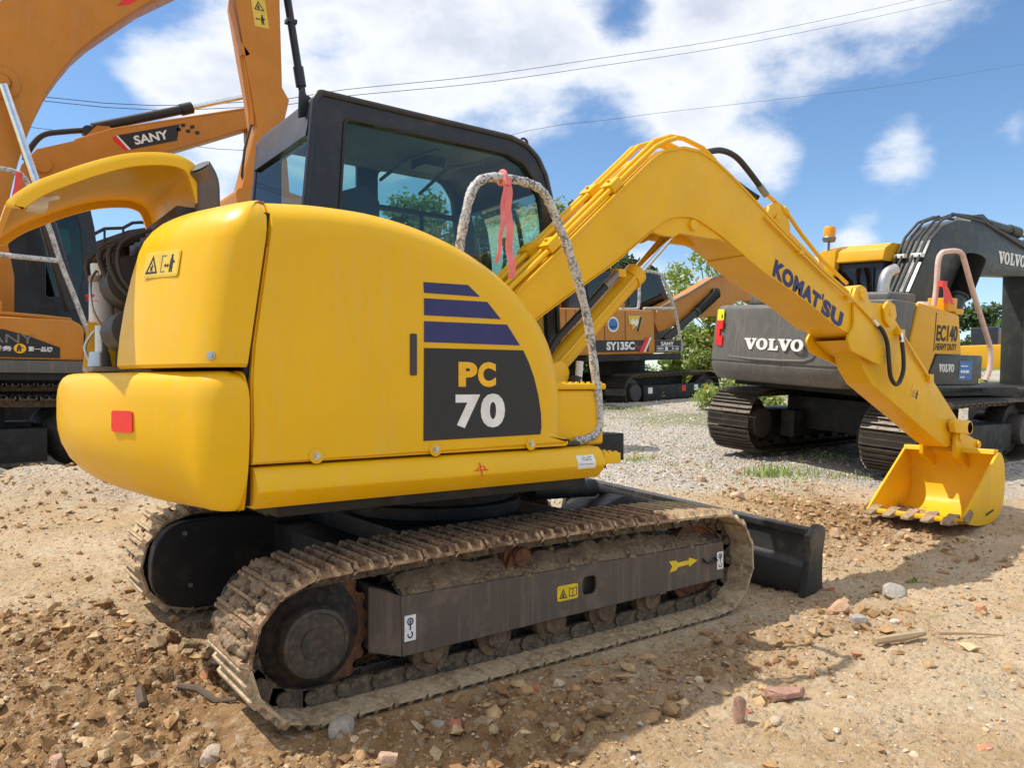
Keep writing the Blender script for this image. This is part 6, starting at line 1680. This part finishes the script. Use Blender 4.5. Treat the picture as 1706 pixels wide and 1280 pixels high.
def leaves(name, parent, centres, radii, n, size, cols, seed, squash=.8):
    """leaf-sized faces spread through clumps"""
    rs = np.random.RandomState(seed); C_ = np.array(centres); R_ = np.array(radii)
    w = R_ ** 2 / (R_ ** 2).sum(); ci = rs.choice(len(C_), n, p=w)
    d = rs.normal(size=(n, 3)); d /= np.linalg.norm(d, axis=1)[:, None]
    r = R_[ci] * (rs.rand(n) ** .45) * (1 + .25 * rs.normal(size=n) * .6)
    P = C_[ci] + d * r[:, None] * (1, 1, squash)
    nrm = d * .5 + rs.normal(size=(n, 3)) * .6 + (0, 0, .4); nrm /= np.linalg.norm(nrm, axis=1)[:, None]
    a = np.cross(nrm, rs.normal(size=(n, 3))); a /= np.linalg.norm(a, axis=1)[:, None]; b = np.cross(nrm, a)
    s = size * (.6 + .8 * rs.rand(n))[:, None]
    V = np.stack([P - a * s, P - b * s * .45 + nrm * s * .1, P + a * s, P + b * s * .45 + nrm * s * .1], 1).astype(np.float32)
    cols = np.array(cols); clump = rs.rand(len(C_))
    k = cols[(rs.rand(n) * .6 + clump[ci] * .4 * 1.0).clip(0, .999).__mul__(len(cols)).astype(int)] * (.75 + .5 * rs.rand(n))[:, None]
    col = np.ones((n, 4, 4), np.float32); col[:, :, :3] = k[:, None, :]
    me = bpy.data.meshes.new(name); me.vertices.add(n * 4); me.vertices.foreach_set('co', V.ravel()); me.loops.add(n * 4); me.loops.foreach_set('vertex_index', np.arange(n * 4, dtype=np.int32))
    me.polygons.add(n); me.polygons.foreach_set('loop_start', np.arange(0, n * 4, 4, dtype=np.int32)); me.update(calc_edges=True)
    at = me.color_attributes.new('tint', 'FLOAT_COLOR', 'POINT'); at.data.foreach_set('color', col.ravel()); me.materials.append(MATS['leaf'])
    o = bpy.data.objects.new(name, me); COL.objects.link(o)
    if parent is not None:
        o.parent = parent
    return o


DARKG = [(.045, .085, .022), (.065, .115, .03), (.095, .155, .04)]
MIDG = [(.09, .16, .03), (.13, .21, .045), (.18, .25, .055)]
LITEG = [(.20, .30, .05), (.28, .36, .07), (.36, .40, .09)]


def tree(name, label, cat, x, y, h, cr, ch, n, leaf, cols, seed, spread=1.0, clumps=16, base=None, trunk_r=.12, group=None):
    z = gz(x, y) if base is None else base
    t = thing(name, label, cat, (x, y, z), group=group); rs = np.random.RandomState(seed)
    top = h - ch; m = MB(); m.tube(spline([(0, 0, -.2), (.05, .02, top * .5), (0, -.04, top + ch * .3), (.05, .05, h * .85)], 4), [trunk_r * (1 - .75 * k / 12) for k in range(13)], 8)
    cs, rr = [], []
    for k in range(clumps):
        a = rs.rand() * 6.283; q = rs.rand() ** .6; zz = top + ch * (.12 + .80 * rs.rand()); prof = math.sin(math.pi * min(1, max(.12, (zz - top) / ch * .9 + .08))) ** .7
        p_ = (math.cos(a) * cr * q * prof * spread, math.sin(a) * cr * q * prof * spread, zz); cs.append(p_); rr.append(cr * (.26 + .26 * rs.rand()))
        if k % 2 == 0:
            z0 = top * .6 + (zz - top * .6) * .35
            m.tube([(0, 0, z0), (p_[0] * .5, p_[1] * .5, (z0 + zz) / 2 + .1), p_], [trunk_r * .4, trunk_r * .25, trunk_r * .08], 6)
    m.build('trunk', 'bark', t); leaves('crown', t, cs, rr, n, leaf, cols, seed + 1)
    return t


G1 = 'trees behind the machines'
tree('tree', 'dense dark green tree behind the cab of the orange SY135C excavator', 'tree', 16.0, 14.9, 5.4, 1.5, 4.2, 8000, .13, DARKG, 11, group=G1)
tree('tree', 'thin pale green tree with sky showing through, above the orange boom', 'tree', 23.3, 16.9, 6.0, 1.7, 3.0, 1700, .12, LITEG, 12, clumps=26, trunk_r=.07, group=G1)
tree('bush', 'sunlit yellow green bush between the orange decal and the grey counterweight', 'bush', 19.9, 14.5, 2.3, .85, 2.2, 4600, .085, LITEG, 13, clumps=26, trunk_r=.04, group='bushes by the machines')
tree('bush', 'low leafy bush showing under the grey counterweight', 'bush', 12.1, 6.75, .75, .9, .75, 3800, .06, LITEG + MIDG[2:], 14, clumps=18, trunk_r=.03, group='bushes by the machines')
tree('bush', 'taller mid green bush behind the tracks of the SY135C machine', 'bush', 21.1, 16.0, 2.5, 1.4, 2.4, 5200, .10, MIDG + LITEG, 15, clumps=22, trunk_r=.04, group='bushes by the machines')
tree('bush', 'narrow yellowish bush touching the left edge of the grey counterweight', 'bush', 20.3, 14.1, 2.9, .65, 2.7, 3000, .085, LITEG + [(.42, .36, .06)], 16, clumps=18, trunk_r=.04, group='bushes by the machines')
for k, (x, y, h, r, lab) in enumerate(((46.5, 15.4, 4.8, 2.0, 'round dark tree right of the yellow panel, half behind the pink rail'), (49.0, 14.2, 3.9, 2.2, 'broad green tree left of the dark vertical arm'), (53.0, 13.2, 3.9, 2.3, 'green tree just behind the dark vertical arm at the right edge'), (44.0, 17.5, 4.2, 2.0, 'dark tree behind the yellow side panel of the grey machine'))):
    tree('tree', lab, 'tree', x, y, h, r, h * .85, 3600, .16, DARKG + MIDG, 30 + k, clumps=14, group=G1)
for k, (x, y, h, lab) in enumerate(((9.2, 16.2, 5.3, 'clipped green hedge tree seen through the cab door window'), (11.2, 15.2, 5.2, 'green hedge tree seen through the front of the cab glass'), (13.0, 14.0, 4.9, 'green hedge tree between the cab front and the boom'), (7.0, 17.4, 5.0, 'green hedge tree behind the rear part of the cab'))):
    tree('tree', lab, 'tree', x, y, h * 1.24, 1.6, h * 1.2, 8000, .11, MIDG + DARKG[2:], 50 + k, clumps=34, spread=.95, group=G1)

# far-off woods closing the yard
rs = np.random.RandomState(77); cs = []; rr = []
for k in range(150):
    a = rad(-35 + 165 * k / 150 + rs.rand()); dd = 78 + 22 * rs.rand()
    x, y = CAMP[0] + dd * math.cos(a), CAMP[1] + dd * math.sin(a); zb = float(base_height(np.array([x]), np.array([y]))[0])
    for q in range(2):
        cs.append((x + rs.normal() * 1.5, y + rs.normal() * 1.5, zb + .8 + q * 1.3 * rs.rand())); rr.append(1.6 + rs.rand())
o = leaves('far_woods', None, cs, rr, 26000, .34, DARKG + MIDG, 78); o['kind'] = 'stuff'

# low green growth between the machines
rs = np.random.RandomState(5); cs = []; rr = []
for k in range(90):
    d_ = 21 + 9 * rs.rand(); r_ = (-.35 + .95 * rs.rand()) * d_; x, y = CAMP[0] + .596 * d_ + .803 * r_, CAMP[1] + .803 * d_ - .596 * r_
    cs.append((x, y, gz(x, y) + .05)); rr.append(.35 + .4 * rs.rand())
o = leaves('undergrowth', None, cs, rr, 14000, .06, LITEG + MIDG, 6, squash=.5); o['kind'] = 'stuff'


def tuft(centres, seed):
    rs = np.random.RandomState(seed); m = MB()
    for cx, cy, n, r, h in centres:
        for k in range(n):
            a = rs.rand() * 6.283; q = r * rs.rand() ** .7; x, y = cx + q * math.cos(a), cy + q * math.sin(a) * .8; z = gz(x, y) - .01
            b = rs.rand() * 6.283; ln = h * (.5 + .7 * rs.rand()); lx, ly = math.cos(b) * ln * .5, math.sin(b) * ln * .5; w = .0035 + .003 * rs.rand(); wx, wy = -math.sin(b) * w, math.cos(b) * w
            m.add([(x - wx, y - wy, z), (x + wx, y + wy, z), (x + lx * .5 + wx * .7, y + ly * .5 + wy * .7, z + ln * .65), (x + lx * .5 - wx * .7, y + ly * .5 - wy * .7, z + ln * .65), (x + lx, y + ly, z + ln * .95)], [(0, 1, 2, 3), (3, 2, 4)])
    o = m.build('grass', 'grass_blade', None, smooth=False, fix=False); o['kind'] = 'stuff'


plain('grass_blade', (.26, .36, .07), .6)
TU = [(5.95, 1.9, 260, .34, .13), (6.25, 1.6, 120, .4, .10), (5.35, 3.6, 130, .32, .09), (5.0, 4.2, 90, .3, .08), (6.6, 1.2, 70, .3, .09), (2.72, -1.46, 45, .05, .05), (3.3, 3.9, 60, .3, .07), (4.2, 5.0, 60, .3, .08), (2.75, 1.3, 60, .25, .05), (7.6, 2.2, 60, .4, .1)]
rs = np.random.RandomState(8)
for k in range(60):
    d_ = 7.5 + 9 * rs.rand(); r_ = (-.1 + .75 * rs.rand()) * d_; TU.append((CAMP[0] + .596 * d_ + .803 * r_, CAMP[1] + .803 * d_ - .596 * r_, 14, .18, .07))
tuft(TU, 3)

# ================================================================== shed roof, power lines
sh = thing('shed', 'low open shed with a blue grey sheet roof behind the cab', 'shed', (14.0, 21.5, gz(14, 21.5)))
zr = 6.2
m = MB(); m.prism([(0, 0), (.12, 0), (.12, zr), (0, zr)], -.06, .06)
for x in (-5, -1.6, 1.8, 5.2):
    m = MB(); m.box((x - .08, -.9, -.3), (x + .08, -.74, zr)); m.build('post', 'dull_steel', sh)
    m = MB(); m.box((x - .08, 3.0, -.3), (x + .08, 3.16, zr + .9)); m.build('post', 'dull_steel', sh)
m = MB(); n = 90; rr = []
for k in range(n + 1):
    x = -6 + 12.4 * k / n; dz = .03 * (k % 2); rr.append([(x, -1.4, zr + dz), (x, 3.6, zr + 1.2 + dz), (x, 3.6, zr + 1.23 + dz), (x, -1.4, zr + .03 + dz)])
m.loft(rr); m.build('roof_sheet', 'roof_blue', sh, smooth=False)
m = MB(); m.box((-5.6, 3.0, 0), (6.0, 3.1, 3.4)); m.build('rear_wall', 'shed_wall', sh)


def wire(label, a, b, sag, r=.022):
    A, B = Vector(a), Vector(b); pts = []
    for k in range(41):
        t = k / 40; p_ = A.lerp(B, t); p_.z -= sag * 4 * t * (1 - t); pts.append(tuple(p_))
    m = MB(); m.tube(pts, r, 5, caps=False); tag(m.build('power_line', 'cable', None), label, 'power line', 'power lines over the yard')


def cable(label, pts, r):
    m = MB(); m.tube(spline([(a, 40.0, b) for a, b in pts], 5), r, 5, caps=False); tag(m.build('power_line', 'cable', None), label, 'power line', 'power lines over the yard')


cable('upper wire of the sagging pair crossing the sky', [(-60, 15.0), (-22, 14.9), (1.4, 15.5), (11.7, 17.5), (17.7, 19.6), (27.5, 22.8), (38.8, 26.9), (57.7, 33.9), (87.5, 46.0), (120, 60), (170, 84)], .020)
cable('lower wire of the sagging pair crossing the sky', [(-60, 14.8), (-22, 14.7), (1.4, 15.3), (11.7, 17.2), (17.7, 19.2), (27.5, 22.3), (38.8, 26.3), (57.7, 33.2), (87.5, 45.0), (120, 58.6), (170, 82)], .020)
cable('single thin wire above the grey excavator', [(-60, 12.0), (10, 14.5), (35.1, 21.0), (45.6, 24.1), (62.4, 29.0), (85.4, 35.8), (120, 46.8), (170, 62)], .015)

# ================================================================== single stones, bricks and scraps near the camera
PS, BS_, GS, TS_ = (.58, .46, .33), (.52, .24, .15), (.42, .38, .33), (.50, .38, .23)
rock('stone', 'pink buff stone at the bottom edge below the track', 'stone', -1.09, -1.50, (.085, .07, .07), (.62, .42, .28), 1, .3)
rock('stone', 'large pale broken stone at the rear corner of the near track', 'stone', -1.12, -1.20, (.13, .10, .085), (.46, .38, .30), 2, .8, .2)
rock('stone', 'rough pale lump in front of the rear shoes at the bottom edge', 'stone', -1.55, -1.02, (.10, .09, .07), (.52, .42, .32), 3, .2)
rock('stone', 'flat grey slab on bright ground right of the dozer blade', 'stone', 2.33, -1.52, (.34, .13, .10), (.46, .41, .34), 4, .25, .05, .7)
rock('stone', 'cream white stone on the churned earth at left', 'stone', -1.72, .03, (.055, .045, .045), (.60, .48, .34), 5)
rock('stone', 'small cream stone by the left edge of the churned earth', 'stone', -2.01, .12, (.05, .05, .04), (.60, .50, .36), 6)
rock('stone', 'grey stone in the rubble heap below the blade tip', 'stone', 1.62, -1.69, (.115, .10, .085), GS, 7, .7)
rock('stone', 'smooth pale pebble right of the upright brick', 'stone', .25, -2.12, (.06, .04, .035), PS, 8, .5)
rock('stone', 'grey white stone against the bottom of the near track', 'stone', -.745, -1.265, (.07, .055, .05), (.44, .38, .33), 9, .2)
rock('stone', 'greenish clod in the middle of the dug hollow', 'clod', -1.33, .20, (.10, .09, .10), (.40, .30, .16), 10, .4, .2)
rock('stone', 'dark lump at the top of the dug hollow', 'clod', -1.43, .42, (.14, .11, .10), (.30, .20, .11), 11, 1.0)
rock('stone', 'pale boulder in front of the orange machine at the left edge', 'boulder', -2.0, 5.75, (.62, .36, .30), (.48, .42, .34), 12, .3, .1, z=gz(-2.0, 5.75) - .05)
rock('stone', 'sandstone block lying by the edge of the gravel', 'stone', 5.05, 2.2, (.20, .12, .11), (.60, .45, .32), 13, .2)
rock('stone', 'buff block left of the bucket teeth', 'stone', 4.3, 1.1, (.18, .11, .10), (.60, .44, .30), 14, -.3)
rock('brick', 'broken brick standing on end in the lower middle', 'brick', .15, -2.03, (.055, .05, .125), (.46, .27, .19), 20, .5, .1, .35, .22)
rock('brick', 'long red brown brick half sunk right of the shadow', 'brick', .50, -2.01, (.20, .085, .06), (.45, .25, .18), 21, -.25, .08, .35, .3)
rock('brick', 'orange pink half brick in the rubble below the blade tip', 'brick', 1.71, -1.53, (.14, .10, .085), (.60, .36, .22), 22, -.3, .0, .4, .2)
rock('brick', 'bright red brick scrap touching the bottom of the track', 'brick', -.72, -1.36, (.075, .06, .05), (.58, .20, .13), 23, .4, .1, .5)
rock('brick', 'small orange brick bit in the shadow beside the track', 'brick', -.30, -1.32, (.05, .045, .045), (.60, .22, .10), 24, .9, .0, .5)
rock('brick', 'orange brick lump beside the rear of the near track', 'brick', -1.36, -.28, (.085, .07, .07), (.55, .26, .12), 25, .6, .1, .5)
rock('brick', 'loose half brick in front of the bucket', 'brick', 3.83, -.25, (.16, .10, .08), (.55, .36, .22), 26, .3, .0, .4)
rock('brick', 'pink brick chunk on the bright ground at lower left', 'brick', -2.0, -.74, (.07, .06, .06), (.58, .38, .27), 27, .2, .1, .45)
rock('brick', 'rounded orange brick bit on the sand at right', 'brick', 2.36, -2.0, (.07, .06, .06), (.60, .30, .16), 28, .4, .0, .6)


def stick(name, label, pts, r, mat='wood'):
    m = MB(); m.tube([(x, y, gz(x, y) + dz) for x, y, dz in pts], r, 7); tag(m.build(name, mat, None), label, 'stick')


stick('stick', 'thin dry stick lying on the sand at the middle right', [(1.72, -2.06, .03), (1.85, -2.15, .02), (2.0, -2.26, .015)], [.010, .008, .004])
stick('stick', 'thick weathered stick left of the thin one on the sand', [(1.32, -1.94, .02), (1.50, -1.99, .03), (1.66, -2.02, .03)], [.018, .022, .012])
stick('stick', 'curved brown bark strip left of the rear track', [(-1.52, -.42, .02), (-1.46, -.50, .03), (-1.42, -.62, .012), (-1.36, -.70, .015)], [.012, .016, .014, .006], 'bark')
stick('stick', 'short wooden stub lying on the sand at lower left', [(-1.66, -.36, .01), (-1.675, -.50, .018)], [.020, .017], 'bark')
